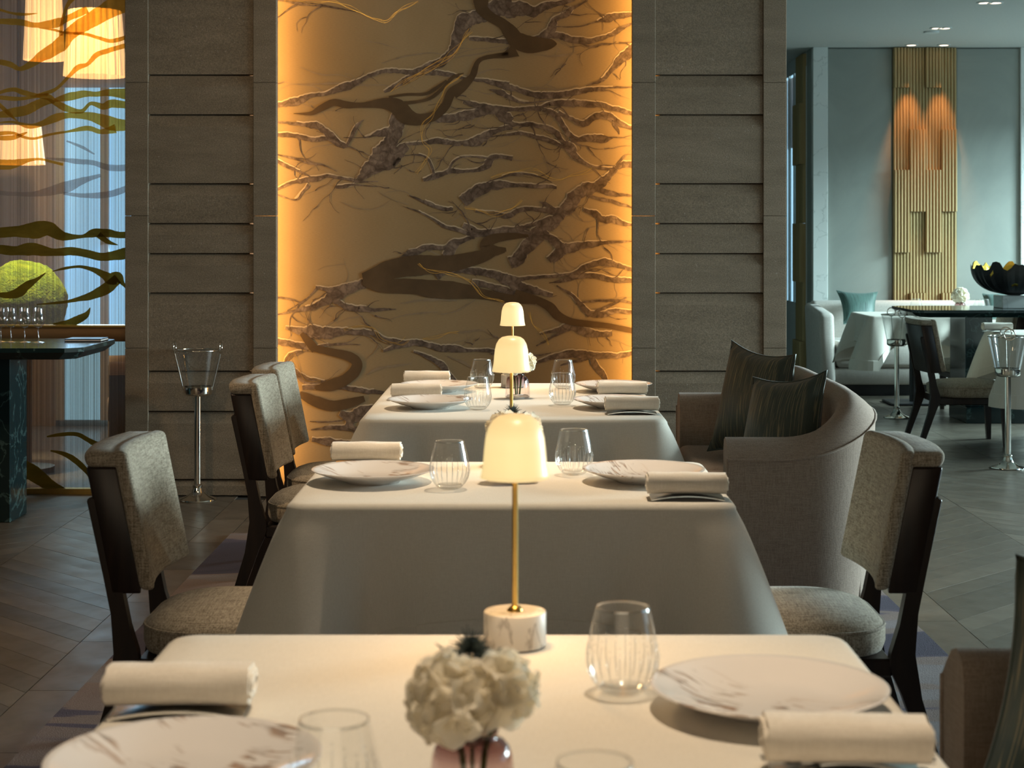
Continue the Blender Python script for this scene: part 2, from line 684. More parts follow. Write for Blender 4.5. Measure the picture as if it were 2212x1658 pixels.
def mat_flat(name, c0, c1, scale=8, rough=0.7):
    m, nt, N, L, b = new_mat(name)
    f = nz(nt, coords(nt), scale, 4, 0.6, 0.5)
    L.new(ramp(nt, f, [(0.3, c0), (0.7, c1)]), b.inputs['Base Color'])
    b.inputs['Roughness'].default_value = rough
    b.inputs['Specular IOR Level'].default_value = 0.15
    return m


def mat_reeded(name='reeded_glass', lo=(0.50, 0.47, 0.43), hi=(0.97, 0.95, 0.92), milk=0.12):
    """fine vertical reeded glass: clear with a milky stripe structure"""
    m, nt, N, L, b = new_mat(name)
    N.remove(b)
    out = N['Material Output']
    f = nz(nt, coords(nt, (260, 1, 0.12)), 1, 3, 0.7)
    tr = N.new('ShaderNodeBsdfTransparent')
    L.new(ramp(nt, f, [(0.34, lo), (0.62, hi)]), tr.inputs[0])
    tl = N.new('ShaderNodeBsdfTranslucent')
    tl.inputs[0].default_value = (0.62, 0.60, 0.58, 1)
    gl = N.new('ShaderNodeBsdfGlossy')
    gl.inputs['Roughness'].default_value = 0.12
    gl.inputs['Color'].default_value = (0.8, 0.8, 0.8, 1)
    m1 = N.new('ShaderNodeMixShader')
    m1.inputs[0].default_value = milk
    L.new(tr.outputs[0], m1.inputs[1])
    L.new(tl.outputs[0], m1.inputs[2])
    m2 = N.new('ShaderNodeMixShader')
    m2.inputs[0].default_value = 0.05
    L.new(m1.outputs[0], m2.inputs[1])
    L.new(gl.outputs[0], m2.inputs[2])
    L.new(m2.outputs[0], out.inputs['Surface'])
    return m


def mat_film(name, c0, c1, dens=0.5):
    m, nt, N, L, b = new_mat(name)
    N.remove(b)
    out = N['Material Output']
    f = nz(nt, coords(nt, (4, 4, 10)), 1, 4, 0.6, 0.6)
    c = ramp(nt, f, [(0.3, c0), (0.7, c1)])
    tl = N.new('ShaderNodeBsdfTranslucent')
    L.new(c, tl.inputs[0])
    df = N.new('ShaderNodeBsdfDiffuse')
    L.new(c, df.inputs[0])
    tr = N.new('ShaderNodeBsdfTransparent')
    L.new(c, tr.inputs[0])
    m1 = N.new('ShaderNodeMixShader')
    m1.inputs[0].default_value = 0.45
    L.new(tl.outputs[0], m1.inputs[1])
    L.new(df.outputs[0], m1.inputs[2])
    m2 = N.new('ShaderNodeMixShader')
    m2.inputs[0].default_value = dens
    L.new(m1.outputs[0], m2.inputs[1])
    L.new(tr.outputs[0], m2.inputs[2])
    L.new(m2.outputs[0], out.inputs['Surface'])
    return m


def mat_petal():
    m, nt, N, L, b = new_mat('cream_petal')
    f = nz(nt, coords(nt), 40, 3)
    oi = N.new('ShaderNodeObjectInfo')
    c = ramp(nt, f, [(0.3, (0.90, 0.81, 0.60)), (0.7, (0.98, 0.94, 0.84))])
    c2 = mixc(nt, oi.outputs['Random'], c, (0.97, 0.92, 0.80))
    L.new(c2, b.inputs['Base Color'])
    b.inputs['Roughness'].default_value = 0.6
    tl = N.new('ShaderNodeBsdfTranslucent')
    L.new(c2, tl.inputs[0])
    mx = N.new('ShaderNodeMixShader')
    mx.inputs[0].default_value = 0.4
    L.new(b.outputs[0], mx.inputs[1])
    L.new(tl.outputs[0], mx.inputs[2])
    L.new(mx.outputs[0], N['Material Output'].inputs['Surface'])
    return m


M['plaster'] = mat_plaster()
M['gold'] = mat_gold()
M['floor'] = mat_floor('grey_brown_plank_stone', (0.078, 0.065, 0.050), (0.135, 0.115, 0.09))
M['border'] = mat_floor('border_tile_stone', (0.085, 0.068, 0.05), (0.145, 0.115, 0.088))
M['joint'] = plain('dark_joint', (0.02, 0.018, 0.015), 0.9)
M['rug'] = mat_rug()
M['cushion_dark'] = mat_cushion('dark_green_striped_silk', (0.030, 0.045, 0.036), (0.22, 0.18, 0.10), 0.61)
M['cushion_teal'] = mat_cushion('teal_striped_silk', (0.065, 0.135, 0.115), (0.02, 0.05, 0.045), 0.56)
M['plate'] = mat_plate()
M['shade'] = mat_shade()
M['vase'] = mat_vase()
M['mural'] = mat_mural()
M['bark'] = mat_bark()
M['ink'] = mat_flat('mural_solid_ink', (0.075, 0.052, 0.03), (0.115, 0.08, 0.046), 6)
M['wash'] = mat_flat('mural_pale_wash', (0.40, 0.33, 0.23), (0.62, 0.53, 0.40), 20)
M['grey_wash'] = mat_flat('mural_grey_wash', (0.22, 0.175, 0.12), (0.30, 0.24, 0.165), 10)
M['leaf'] = plain('mural_gold_leaf', (0.62, 0.40, 0.10), 0.35, 0.9)
M['reeded'] = mat_reeded()
M['reeded_low'] = mat_reeded('smoked_reeded_glass', (0.30, 0.26, 0.21), (0.74, 0.68, 0.60), 0.06)
M['film_gold'] = mat_film('amber_film', (0.58, 0.34, 0.05), (0.80, 0.52, 0.10), 0.55)  # olive film with the warm backlight put into its colour
M['film_dark'] = mat_film('olive_film', (0.12, 0.085, 0.012), (0.24, 0.17, 0.026), 0.25)
M['film_grey'] = mat_film('grey_film', (0.55, 0.50, 0.50), (0.70, 0.64, 0.62), 0.75)  # colour of the faint shadows painted behind the glass
M['bronze'] = plain('dark_bronze', (0.20, 0.11, 0.045), 0.4, 0.6)
M['petal'] = mat_petal()
M['thistle'] = plain('thistle_grey_green', (0.05, 0.07, 0.065), 0.7)
M['bowl_black'] = plain('black_cast_bowl', (0.006, 0.006, 0.007), 0.55)
M['bowl_gold'] = plain('gilded_bowl_lining', (0.85, 0.58, 0.10), 0.3, 0.9)
M['glass_bright'] = thin_glass('bright_stemware_glass', (0.96, 0.97, 0.97), fmin=0.12, fmax=1.0)[0]
M['cut'] = thin_glass('engraved_glass', (0.90, 0.92, 0.92), 0.5, 0.10, 0.18, 0.85)[0]


# ------------------------------------------------------------------ setting: floor, ceiling, walls
rnd = random.Random(7)
floor = box_obj('floor', -6.0, 7.0, -4.0, 15.5, -0.05, -0.006, M['joint'])
box_obj('passage_floor', 0.5, 2.8, 15.5, 18.0, -0.05, 0.0, M['floor'], floor)
tag(floor, 'grey brown chevron plank floor of the dining hall', kind='structure')

PW = 0.156           # plank pitch along Y
CW = 0.68            # chevron column width
planks = []


def column(x0, x1, y0, y1, sgn):
    y = y0 - CW
    while y < y1 + CW:
        ya0, ya1 = (y, y + CW) if sgn > 0 else (y + CW, y)
        planks.append((x0, x1, ya0, ya1))
        y += PW


for i in range(3):
    column(-1.48 - CW * (i + 1), -1.48 - CW * i, 3.2, 8.7, -1 if i % 2 == 0 else 1)
for i in range(6):
    column(1.57 + CW * i, 1.57 + CW * (i + 1), 3.2, 15.1, 1 if i % 2 == 0 else -1)


def plank_geo(p, cx, cyy):
    x0, x1, a, b = p
    g = 0.0012
    w = PW - 2 * g
    base = [(x0 + g, a + g), (x1 - g, b + g), (x1 - g, b + g + w), (x0 + g, a + g + w)]
    V, Fc = [], []
    for (x, y) in base:
        V.append((x - cx, y - cyy, -0.008))
    for (x, y) in base:
        V.append((x - cx, y - cyy, 0.0))
    Fc = [(4, 5, 6, 7), (0, 1, 5, 4), (1, 2, 6, 5), (2, 3, 7, 6), (3, 0, 4, 7)]
    return V, Fc


planks.sort(key=lambda p: (p[2] + p[3]) / 2 + 0.55 * abs((p[0] + p[1]) / 2))
shared = {}
for p in planks[:290]:
    x0, x1, a, b = p
    cx, cyy = (x0 + x1) / 2, (a + b) / 2 + PW / 2
    key = 1 if b > a else -1
    if key not in shared:
        V, Fc = plank_geo(p, cx, cyy)
        o = data_obj('plank', V, Fc, M['floor'], floor)
        shared[key] = o.data
    else:
        o = bpy.data.objects.new('plank', shared[key])
        link(o, floor)
    o.location = (cx, cyy, rnd.uniform(-0.0004, 0.0004))
V, Fc = [], []
for p in planks[290:]:
    if (p[2] + p[3]) / 2 > 15.0:
        pass
    v, f = plank_geo(p, 0, 0)
    n = len(V)
    V += v
    Fc += [tuple(i + n for i in q) for q in f]
tag(data_obj('far_planks', V, Fc, M['floor'], floor), kind='stuff')
# border tiles beside the rug and across in front of the stone wall


def tile(x0, x1, y0, y1):
    cx, cyy = (x0 + x1) / 2, (y0 + y1) / 2
    hx, hy = (x1 - x0) / 2 - 0.0015, (y1 - y0) / 2 - 0.0015
    V = [(-hx, -hy, -0.008), (hx, -hy, -0.008), (hx, hy, -0.008), (-hx, hy, -0.008), (-hx, -hy, 0), (hx, -hy, 0), (hx, hy, 0), (-hx, hy, 0)]
    Fc = [(4, 5, 6, 7), (0, 1, 5, 4), (1, 2, 6, 5), (2, 3, 7, 6), (3, 0, 4, 7)]
    data_obj('border_tile', V, Fc, M['border'], floor, loc=(cx, cyy, 0))


y = 2.6
while y < 8.7:
    tile(-1.48, -1.32, y, y + 0.61)
    y += 0.61
y = 2.9
while y < 15.0:
    tile(1.41, 1.57, y, y + 0.61)
    y += 0.61
for yy in (7.66, 8.04, 8.42):
    x = -1.32
    while x < 1.40:
        tile(x, x + 0.91, yy, yy + 0.38)
        x += 0.91

ceiling = box_obj('ceiling', 0.5, 7.0, 9.3, 15.5, CEIL, CEIL + 0.1, M['ceiling'])
box_obj('passage_ceiling', 0.5, 2.8, 15.5, 18.0, CEIL, CEIL + 0.1, M['ceiling'], ceiling)
tag(ceiling, 'pale plaster ceiling of the far room', kind='structure')
ceiling_hall = box_obj('ceiling_hall', -6.0, 7.0, -4.0, 9.3, CEIL, CEIL + 0.1, M['hall_ceiling'])
tag(ceiling_hall, 'dim plaster ceiling above the dining hall', kind='structure')
tag(box_obj('ceiling_lounge', -6.0, 0.5, 9.3, 12.2, CEIL, CEIL + 0.1, M['hall_ceiling']), 'ceiling of the room behind the glass screen', kind='structure')
tag(box_obj('wall_left', -6.1, -6.0, -4.0, 12.2, 0, CEIL, M['hall_wall']), 'plain plaster wall on the left of the hall', kind='structure')
tag(box_obj('wall_rear', -6.0, 7.0, -4.1, -4.0, 0, CEIL, M['hall_wall']), 'plain plaster wall behind the viewer', kind='structure')
tag(box_obj('wall_end', 0.4, 2.8, 18.0, 18.1, 0, CEIL, M['plaster']), 'plain wall closing the passage', kind='structure')
tag(box_obj('wall_passage', 0.4, 0.5, 9.3, 18.0, 0, CEIL, M['plaster']), 'plain wall behind the stone pier', kind='structure')

# right hand wall with three tall windows
wr = bmesh.new()
wins = [(2.0, 5.2), (6.4, 10.0), (11.3, 14.5)]
ys = [-4.0] + [v for w in wins for v in w] + [15.5]
for a, b in zip(ys[::2], ys[1::2]):
    add_box(wr, 7.0, 7.1, a, b, 0, CEIL)
for a, b in wins:
    add_box(wr, 7.0, 7.1, a, b, 0, 0.6)
    add_box(wr, 7.0, 7.1, a, b, 2.9, CEIL)
tag(mesh_obj('wall_right', wr, M['hall_wall']), 'wall with tall windows on the right of the hall', kind='structure')
for k, (a, b) in enumerate(wins):
    w = box_obj('window_%d' % (k + 1), 7.04, 7.05, a, b, 0.6, 2.9, M['pane'])
    tag(w, 'tall window in the right hand wall', kind='structure')
    for s in range(5):
        yy = a + (b - a) * s / 4
        box_obj('mullion', 7.0, 7.08, max(a, yy - 0.03), min(b, yy + 0.03), 0.6, 2.9, M['white_frame'], w)

# ---- stone piers
JY = [-30, 163, 249, 398, 484, 549, 634, 803, 890, 1037, 1076]      # block joints read at the wall
ZJ = [CZ - (y - VY) * 8.8 / F for y in JY]
ZJ[0] = CEIL
ZJ[-1] = 0.0
ZB = [CEIL, CZ - (178 - VY) * 8.8 / F, CZ - (466 - VY) * 8.8 / F, CZ - (752 - VY) * 8.8 / F, 0.0]


def pier(name, xa, xb, flange_side, mat, label):
    """xa..xb the pier, flange on the side of the mural ('r' or 'l')"""
    bw = 0.122
    bx0, bx1 = (xa + 0.02, xb - 0.15) if flange_side == 'r' else (xa + 0.15, xb - 0.02)
    core = box_obj(name, bx0, bx1, 8.86, 9.30, 0, CEIL, mat)
    tag(core, label, kind='structure')
    for (s0, s1) in ((xa, xa + bw), (xb - bw, xb)):
        for z1, z0 in zip(ZB, ZB[1:]):
            box_obj('stone_border', s0, s1, 8.80, 8.862, z0 + 0.0008, z1 - 0.0008, mat, core, 0.002, 1)
    for i, (z1, z0) in enumerate(zip(ZJ, ZJ[1:])):
        bm = bmesh.new()
        h = z1 - z0
        dz = min(0.06, h * 0.35)
        lip = 0.004 + 0.0015 * (i % 3)
        pf = [(8.87, z0 + 0.007), (8.812 - lip, z0 + 0.007), (8.812 - lip, z1 - dz), (8.824, z1 - 0.0005), (8.87, z1 - 0.0005)]
        add_prism(bm, pf, 'x', xa + bw + 0.0015, xb - bw - 0.0015)
        mesh_obj('stone_block', bm, mat, core)
    return core


PLX0, PLX1 = -2.073, -1.274
PRX0, PRX1 = 0.606, 1.420
pl = pier('wall_pier_left', PLX0, PLX1, 'r', M['stone_left'], 'left stone pier of stacked grey brown blocks beside the glass screen')
pr = pier('wall_pier_right', PRX0, PRX1, 'l', M['stone_right'], 'right stone pier of stacked grey blocks beside the opening')
# the pier carries on as a wall behind
tag(box_obj('wall_mural', -2.07, 1.40, 9.06, 9.30, 0, CEIL, M['hall_wall']), 'wall carrying the branch mural', kind='structure')

# ---- mural
YM = 9.02
mural = box_obj('mural_panel', -1.425, 0.757, YM, 9.06, 0.0, CEIL, M['mural'])
tag(mural, 'tall amber edged mural panel painted with dark twisting branches between stone piers', 'mural')


def catmull(pts, step):
    """pts: list of (x, y, w); resampled"""
    out = []
    n = len(pts)
    for i in range(n - 1):
        p0 = pts[max(0, i - 1)]
        p1, p2 = pts[i], pts[i + 1]
        p3 = pts[min(n - 1, i + 2)]
        seg = max(2, int(math.hypot(p2[0] - p1[0], p2[1] - p1[1]) / step))
        for k in range(seg):
            t = k / seg
            q = []
            for c in range(3):
                a, b, cc, d = p0[c], p1[c], p2[c], p3[c]
                q.append(0.5 * (2 * b + (cc - a) * t + (2 * a - 5 * b + 4 * cc - d) * t * t + (3 * b - a - 3 * cc + d) * t ** 3))
            q[2] = max(q[2], 0.3)
            out.append(tuple(q))
    out.append(pts[-1])
    return out


class Ribbons:
    """flat printed strokes lying on a wall plane at depth y"""
    def __init__(self, depth, yplane):
        self.V, self.F, self.d, self.y = [], [], depth, yplane

    def add(self, pts, rough=0.12, seed=0, grow=0.0, shift=(0, 0), step=3.0, wob=0.0):
        P = catmull(pts, step)
        n0 = len(self.V)
        m = len(P)
        self.k = getattr(self, 'k', 0) + 1
        for i, (x, y, w) in enumerate(P):
            self.yo = self.k * 4e-6 + i * 1e-6
            a, b = P[max(0, i - 1)], P[min(m - 1, i + 1)]
            tx, ty = b[0] - a[0], b[1] - a[1]
            l = math.hypot(tx, ty) or 1
            nx, ny = -ty / l, tx / l
            hw = w / 2 + grow
            n1 = noise.noise((x * 0.045, y * 0.045, seed)) + 0.6 * noise.noise((x * 0.16, y * 0.16, seed + 3))
            n2 = noise.noise((x * 0.045, y * 0.045, seed + 9)) + 0.6 * noise.noise((x * 0.16, y * 0.16, seed + 7))
            amp = rough * (w + 5)
            wx = wob * noise.noise((x * 0.02, y * 0.02, seed + 20))
            for s, nn in ((1, n1), (-1, n2)):
                r = max(0.25, hw + nn * amp)
                self.V.append(self.pt(x + nx * (s * r + wx) + shift[0], y + ny * (s * r + wx) + shift[1]))
            if i:
                k = n0 + 2 * i
                self.F.append((k - 2, k - 1, k + 1, k))

    def poly(self, pts):
        n0 = len(self.V)
        for x, y in pts:
            self.V.append(self.pt(x, y))
        self.F.append(tuple(range(n0, n0 + len(pts))))

    def pt(self, px, py):
        return ((px - VX) * self.d / F, self.y - getattr(self, 'yo', 0.0), CZ - (py - VY) * self.d / F)

    def build(self, name, mat, parent):
        return data_obj(name, self.V, self.F, mat, parent)


def tr(region, pts):
    ox, oy, s = region
    return [(ox + p[0] / s, oy + p[1] / s, (p[2] if len(p) > 2 else 10) / s) for p in pts]


RA, RB, RC = (580, 0, 2.9615), (1000, 0, 2.9604), (580, 500, 2.458)
solid = [
    (RB, [(110, -40, 90), (115, 10, 95), (125, 60, 75), (180, 110, 65), (255, 155, 70), (310, 215, 95), (350, 262, 110), (430, 285, 110), (510, 285, 85), (570, 280, 55), (600, 282, 8)]),
    (RB, [(340, 320, 90), (270, 352, 40), (180, 365, 22), (105, 385, 25), (72, 440, 28), (55, 495, 38), (0, 560, 50), (-60, 605, 60)]),
    (RA, [(1540, 345, 30), (1400, 365, 24), (1340, 400, 26), (1310, 480, 38), (1240, 545, 52), (1170, 595, 60), (1130, 680, 58), (1050, 745, 62), (960, 765, 75), (890, 745, 100), (840, 695, 110), (790, 670, 90), (720, 662, 62), (600, 672, 34), (500, 670, 44), (420, 655, 46), (340, 690, 42), (270, 725, 24), (160, 726, 3)]),
    (RA, [(860, 660, 26), (960, 650, 18), (1040, 625, 22), (1120, 560, 22), (1180, 495, 20), (1250, 468, 5)]),
    (RA, [(770, 622, 14), (880, 605, 16), (1000, 602, 18), (1060, 572, 22), (1140, 515, 12)]),
    (RC, [(1380, 22, 14), (1270, 25, 40), (1185, 42, 55), (1152, 75, 62), (1190, 100, 60), (1255, 100, 22)]),
    (RC, [(1262, 95, 20), (1200, 105, 50), (1120, 135, 70), (1000, 165, 85), (900, 175, 95), (780, 180, 110), (650, 200, 100), (560, 232, 80), (500, 245, 50)]),
    (RC, [(500, 262, 40), (600, 285, 75), (760, 290, 80), (880, 305, 95), (1000, 312, 90), (1130, 330, 55), (1280, 355, 45), (1420, 370, 30)]),
    (RC, [(1310, 320, 30), (1440, 370, 42), (1500, 405, 52), (1535, 445, 48), (1600, 475, 38), (1700, 490, 34), (1800, 500, 28), (1960, 532, 30)]),
    (RC, [(230, 615, 36), (340, 640, 42), (425, 660, 50), (470, 695, 54), (455, 745, 58), (400, 790, 60), (330, 815, 60), (250, 830, 20)]),
    (RC, [(165, 860, 30), (250, 900, 58), (340, 925, 56), (430, 910, 52), (510, 885, 30)]),
    (RC, [(175, 540, 22), (215, 585, 44), (250, 628, 44)]),
]
bark = [
    (RA, [(40, 675, 30), (180, 650, 50), (260, 612, 26), (360, 600, 22), (480, 560, 42), (560, 530, 36), (640, 490, 20), (740, 455, 26), (900, 460, 28), (1000, 460, 32), (1080, 470, 34), (1180, 482, 22), (1300, 510, 15), (1400, 520, 22), (1540, 540, 34)]),
    (RA, [(740, 590, 14), (860, 530, 40), (1000, 440, 48), (1100, 400, 55), (1180, 320, 60), (1220, 220, 82), (1260, 140, 100), (1360, 100, 95), (1460, 50, 95), (1560, 30, 85)]),
    (RA, [(830, 680, 60), (825, 780, 88), (800, 880, 90), (745, 960, 110), (680, 1040, 115), (620, 1110, 72), (555, 1165, 14)]),
    (RA, [(890, 935, 40), (840, 970, 70), (780, 1030, 80), (700, 1080, 50), (640, 1110, 20)]),
    (RA, [(840, 1010, 20), (800, 1060, 30), (760, 1070, 16), (650, 1120, 6)]),
    (RA, [(40, 780, 8), (180, 790, 25), (280, 800, 42), (350, 832, 45), (400, 880, 45), (440, 912, 36), (490, 942, 18)]),
    (RA, [(40, 862, 22), (180, 870, 30), (280, 890, 32), (380, 888, 30), (470, 930, 36), (505, 940, 10)]),
    (RA, [(500, 932, 12), (535, 865, 26), (580, 790, 16), (610, 765, 5)]),
    (RA, [(480, 882, 6), (620, 882, 9), (700, 852, 38), (800, 840, 60)]),
    (RA, [(880, 920, 10), (980, 912, 22), (1080, 900, 34), (1200, 915, 26), (1300, 902, 22), (1350, 890, 52), (1440, 840, 26), (1560, 815, 20)]),
    (RA, [(1000, 765, 15), (1100, 762, 40), (1200, 752, 50), (1300, 735, 56), (1400, 702, 52), (1470, 712, 46), (1560, 770, 40)]),
    (RA, [(1190, 630, 4), (1290, 655, 15), (1400, 680, 30), (1560, 700, 20)]),
    (RA, [(40, 1215, 10), (160, 1170, 25), (270, 1150, 42), (380, 1130, 20), (480, 1140, 16), (570, 1160, 15), (700, 1162, 4)]),
    (RA, [(40, 1238, 5), (170, 1275, 10), (220, 1222, 16), (260, 1182, 22)]),
    (RA, [(40, 1020, 25), (130, 1070, 24), (200, 1100, 12), (300, 1140, 5)]),
    (RA, [(40, 985, 8), (160, 1012, 12), (250, 1040, 12), (350, 1052, 8), (440, 1095, 4)]),
    (RA, [(430, 1190, 15), (480, 1190, 24), (560, 1180, 10), (700, 1195, 4)]),
    (RA, [(990, 1155, 20), (1060, 1132, 34), (1130, 1110, 26), (1180, 1092, 26), (1260, 1096, 20), (1360, 1080, 26), (1400, 1055, 52), (1430, 1010, 36), (1500, 1000, 26), (1560, 1015, 30)]),
    (RA, [(1155, 1085, 12), (1200, 1022, 12), (1280, 1000, 10), (1420, 1012, 14)]),
    (RA, [(870, 998, 8), (960, 990, 10), (1010, 1010, 14), (1040, 1060, 16), (1055, 1115, 14)]),
    (RA, [(900, 1250, 5), (1000, 1290, 20), (1100, 1332, 26), (1180, 1342, 20)]),
    (RA, [(860, 1320, 5), (960, 1352, 10), (1050, 1400, 15), (1130, 1450, 20), (1220, 1472, 26), (1290, 1502, 32), (1400, 1490, 26), (1560, 1480, 26)]),
    (RA, [(820, 1665, 8), (900, 1612, 30), (1000, 1590, 22), (1130, 1582, 28), (1200, 1552, 42), (1320, 1518, 18)]),
    (RA, [(1130, 1640, 50), (1180, 1570, 60), (1200, 1550, 30)]),
    (RA, [(50, 0, 5), (200, 22, 22), (350, 35, 18), (560, 75, 4)]),
    (RB, [(120, 120, 50), (200, 85, 80), (270, 62, 92), (360, 60, 92), (450, 72, 70), (520, 40, 46), (640, 15, 26), (720, 2, 5)]),
    (RB, [(490, 240, 28), (565, 185, 52), (590, 122, 36), (660, 90, 42), (700, 50, 22), (800, 5, 6)]),
    (RB, [(40, 245, 26), (150, 252, 26), (280, 265, 28), (420, 265, 40), (560, 228, 32), (680, 250, 42), (800, 262, 36), (900, 240, 24), (985, 200, 32), (1100, 140, 8)]),
    (RB, [(740, 275, 6), (830, 300, 14), (900, 280, 10), (1000, 275, 6), (1100, 262, 4)]),
    (RB, [(600, 170, 4), (740, 170, 8), (860, 140, 12), (930, 115, 50), (1020, 100, 32), (1100, 92, 22)]),
    (RB, [(1100, 305, 60), (1010, 380, 62), (960, 432, 32), (890, 510, 22), (790, 552, 6)]),
    (RB, [(0, 510, 15), (100, 512, 10), (200, 530, 36), (300, 560, 42), (400, 590, 36), (500, 610, 36), (640, 605, 36), (740, 580, 36), (860, 570, 26), (960, 560, 12), (1100, 560, 4)]),
    (RB, [(170, 570, 8), (240, 592, 36), (300, 622, 26), (420, 660, 10), (580, 640, 4)]),
    (RB, [(490, 688, 18), (560, 665, 28), (660, 660, 42), (780, 665, 42), (880, 668, 32), (960, 695, 32), (1100, 732, 24)]),
    (RB, [(0, 655, 12), (120, 690, 20), (240, 690, 20), (360, 700, 22), (500, 695, 32)]),
    (RB, [(510, 700, 30), (600, 742, 42), (640, 800, 36), (680, 860, 32), (740, 885, 12)]),
    (RB, [(610, 720, 25), (680, 752, 25), (770, 792, 36), (840, 750, 36), (930, 742, 42), (1000, 790, 32), (1100, 825, 24)]),
    (RB, [(690, 905, 20), (740, 892, 25), (800, 885, 46), (900, 890, 46), (960, 882, 5)]),
    (RB, [(960, 790, 10), (990, 830, 18), (1000, 860, 5)]),
    (RB, [(0, 742, 52), (100, 722, 46), (190, 710, 42), (260, 750, 52), (330, 792, 26), (430, 797, 26), (540, 820, 32), (590, 852, 36), (640, 910, 28), (690, 940, 62), (710, 990, 42), (780, 1040, 20), (850, 1070, 15), (960, 1080, 20), (1030, 1052, 42), (1100, 1045, 42)]),
    (RB, [(0, 922, 20), (95, 900, 60), (200, 842, 26), (330, 800, 26)]),
    (RB, [(130, 882, 6), (280, 860, 12), (380, 855, 20), (480, 880, 26), (600, 917, 26), (690, 970, 10)]),
    (RB, [(975, 1075, 45), (920, 1140, 46), (860, 1190, 62), (750, 1232, 82), (700, 1282, 90), (650, 1342, 82), (600, 1400, 62), (560, 1440, 62), (500, 1452, 52), (460, 1492, 62), (430, 1540, 62), (370, 1600, 52), (320, 1665, 50)]),
    (RB, [(0, 1292, 60), (60, 1240, 72), (140, 1202, 62), (230, 1180, 52), (340, 1185, 26), (460, 1190, 26), (600, 1200, 20)]),
    (RB, [(150, 1165, 6), (250, 1130, 12), (370, 1110, 15), (480, 1130, 10), (570, 1170, 4)]),
    (RB, [(80, 1348, 14), (200, 1365, 20), (280, 1380, 32), (370, 1345, 26), (480, 1340, 22), (580, 1350, 42), (640, 1345, 30)]),
    (RB, [(490, 1290, 5), (530, 1305, 24), (590, 1345, 30)]),
    (RB, [(770, 1340, 18), (850, 1370, 42), (900, 1402, 42), (960, 1405, 52), (1020, 1430, 32), (1100, 1442, 14)]),
    (RB, [(860, 1215, 30), (960, 1240, 36), (1100, 1255, 4)]),
    (RB, [(800, 1250, 14), (960, 1290, 22), (1100, 1335, 5)]),
    (RB, [(0, 1440, 32), (60, 1470, 40), (120, 1490, 32), (240, 1470, 32), (360, 1460, 26), (470, 1430, 32), (580, 1400, 32)]),
    (RB, [(500, 1505, 12), (570, 1540, 36), (630, 1580, 46), (740, 1560, 32), (860, 1560, 15), (920, 1545, 8), (1100, 1540, 2)]),
    (RB, [(640, 1580, 42), (600, 1620, 42), (550, 1665, 40)]),
    (RB, [(960, 1085, 6), (1010, 1020, 14), (1040, 990, 5), (1075, 988, 2)]),
    (RC, [(40, 440, 5), (200, 410, 26), (300, 370, 42), (360, 332, 62), (440, 300, 52), (520, 270, 42)]),
    (RC, [(40, 350, 12), (110, 360, 10), (180, 385, 4)]),
    (RC, [(250, 295, 14), (330, 310, 20), (420, 290, 26)]),
    (RC, [(350, 365, 40), (420, 400, 32), (520, 410, 26), (680, 410, 4)]),
    (RC, [(255, 300, 12), (200, 360, 8), (100, 420, 3)]),
    (RC, [(690, 155, 8), (780, 112, 32), (860, 82, 22), (940, 90, 22), (1010, 60, 28)]),
    (RC, [(880, 225, 60), (940, 180, 62), (960, 122, 42), (1000, 60, 32)]),
    (RC, [(1060, 10, 30), (1200, 5, 40), (1300, 8, 30), (1420, 10, 20)]),
    (RC, [(1280, 165, 60), (1335, 140, 62), (1380, 82, 52), (1430, 40, 52), (1470, -10, 60)]),
    (RC, [(1455, 8, 18), (1520, 50, 42), (1570, 90, 52), (1700, 70, 32), (1800, 60, 12), (1960, 50, 2)]),
    (RC, [(1575, 92, 48), (1545, 130, 40), (1510, 160, 14)]),
    (RC, [(950, 200, 28), (1100, 212, 32), (1200, 230, 42), (1270, 260, 54), (1350, 250, 22), (1480, 240, 16), (1620, 220, 16), (1700, 182, 28), (1780, 165, 38), (1880, 188, 26), (1960, 205, 14)]),
    (RC, [(1080, 265, 26), (1220, 302, 36), (1320, 335, 36)]),
    (RC, [(1265, 258, 52), (1340, 292, 54), (1420, 312, 42), (1510, 335, 16)]),
    (RC, [(1490, 272, 4), (1600, 250, 26), (1700, 232, 32), (1800, 250, 32), (1960, 262, 20)]),
    (RC, [(1530, 285, 6), (1600, 330, 15), (1650, 382, 22), (1700, 430, 32), (1770, 440, 36), (1850, 420, 22), (1960, 435, 10)]),
    (RC, [(1630, 385, 6), (1720, 370, 12), (1880, 368, 12), (1960, 395, 6)]),
    (RC, [(1690, 450, 15), (1800, 400, 14), (1900, 350, 6)]),
    (RC, [(1440, 545, 8), (1550, 520, 26), (1600, 502, 42), (1680, 530, 42), (1740, 542, 36), (1825, 540, 22)]),
    (RC, [(1420, 605, 5), (1500, 562, 14), (1610, 515, 12)]),
    (RC, [(90, 510, 14), (180, 530, 42), (240, 532, 70), (320, 542, 62), (420, 530, 36), (560, 540, 26), (640, 580, 32), (770, 592, 10)]),
    (RC, [(40, 580, 30), (140, 600, 36), (230, 620, 26), (320, 602, 12), (490, 600, 4)]),
    (RC, [(610, 635, 8), (700, 602, 26), (770, 590, 32), (850, 602, 26), (920, 620, 36), (1000, 622, 32), (1060, 630, 16), (1160, 632, 16), (1250, 642, 18)]),
    (RC, [(770, 638, 8), (860, 670, 22), (920, 712, 32), (960, 762, 28), (1010, 805, 8)]),
    (RC, [(1390, 705, 8), (1500, 670, 22), (1620, 650, 42), (1700, 660, 42), (1800, 662, 32), (1860, 660, 32), (1960, 640, 18)]),
    (RC, [(1715, 672, 24), (1760, 740, 38), (1800, 800, 14)]),
    (RC, [(1550, 712, 5), (1620, 690, 14), (1700, 670, 14)]),
    (RC, [(1180, 650, 10), (1300, 640, 20), (1400, 660, 14), (1500, 640, 5)]),
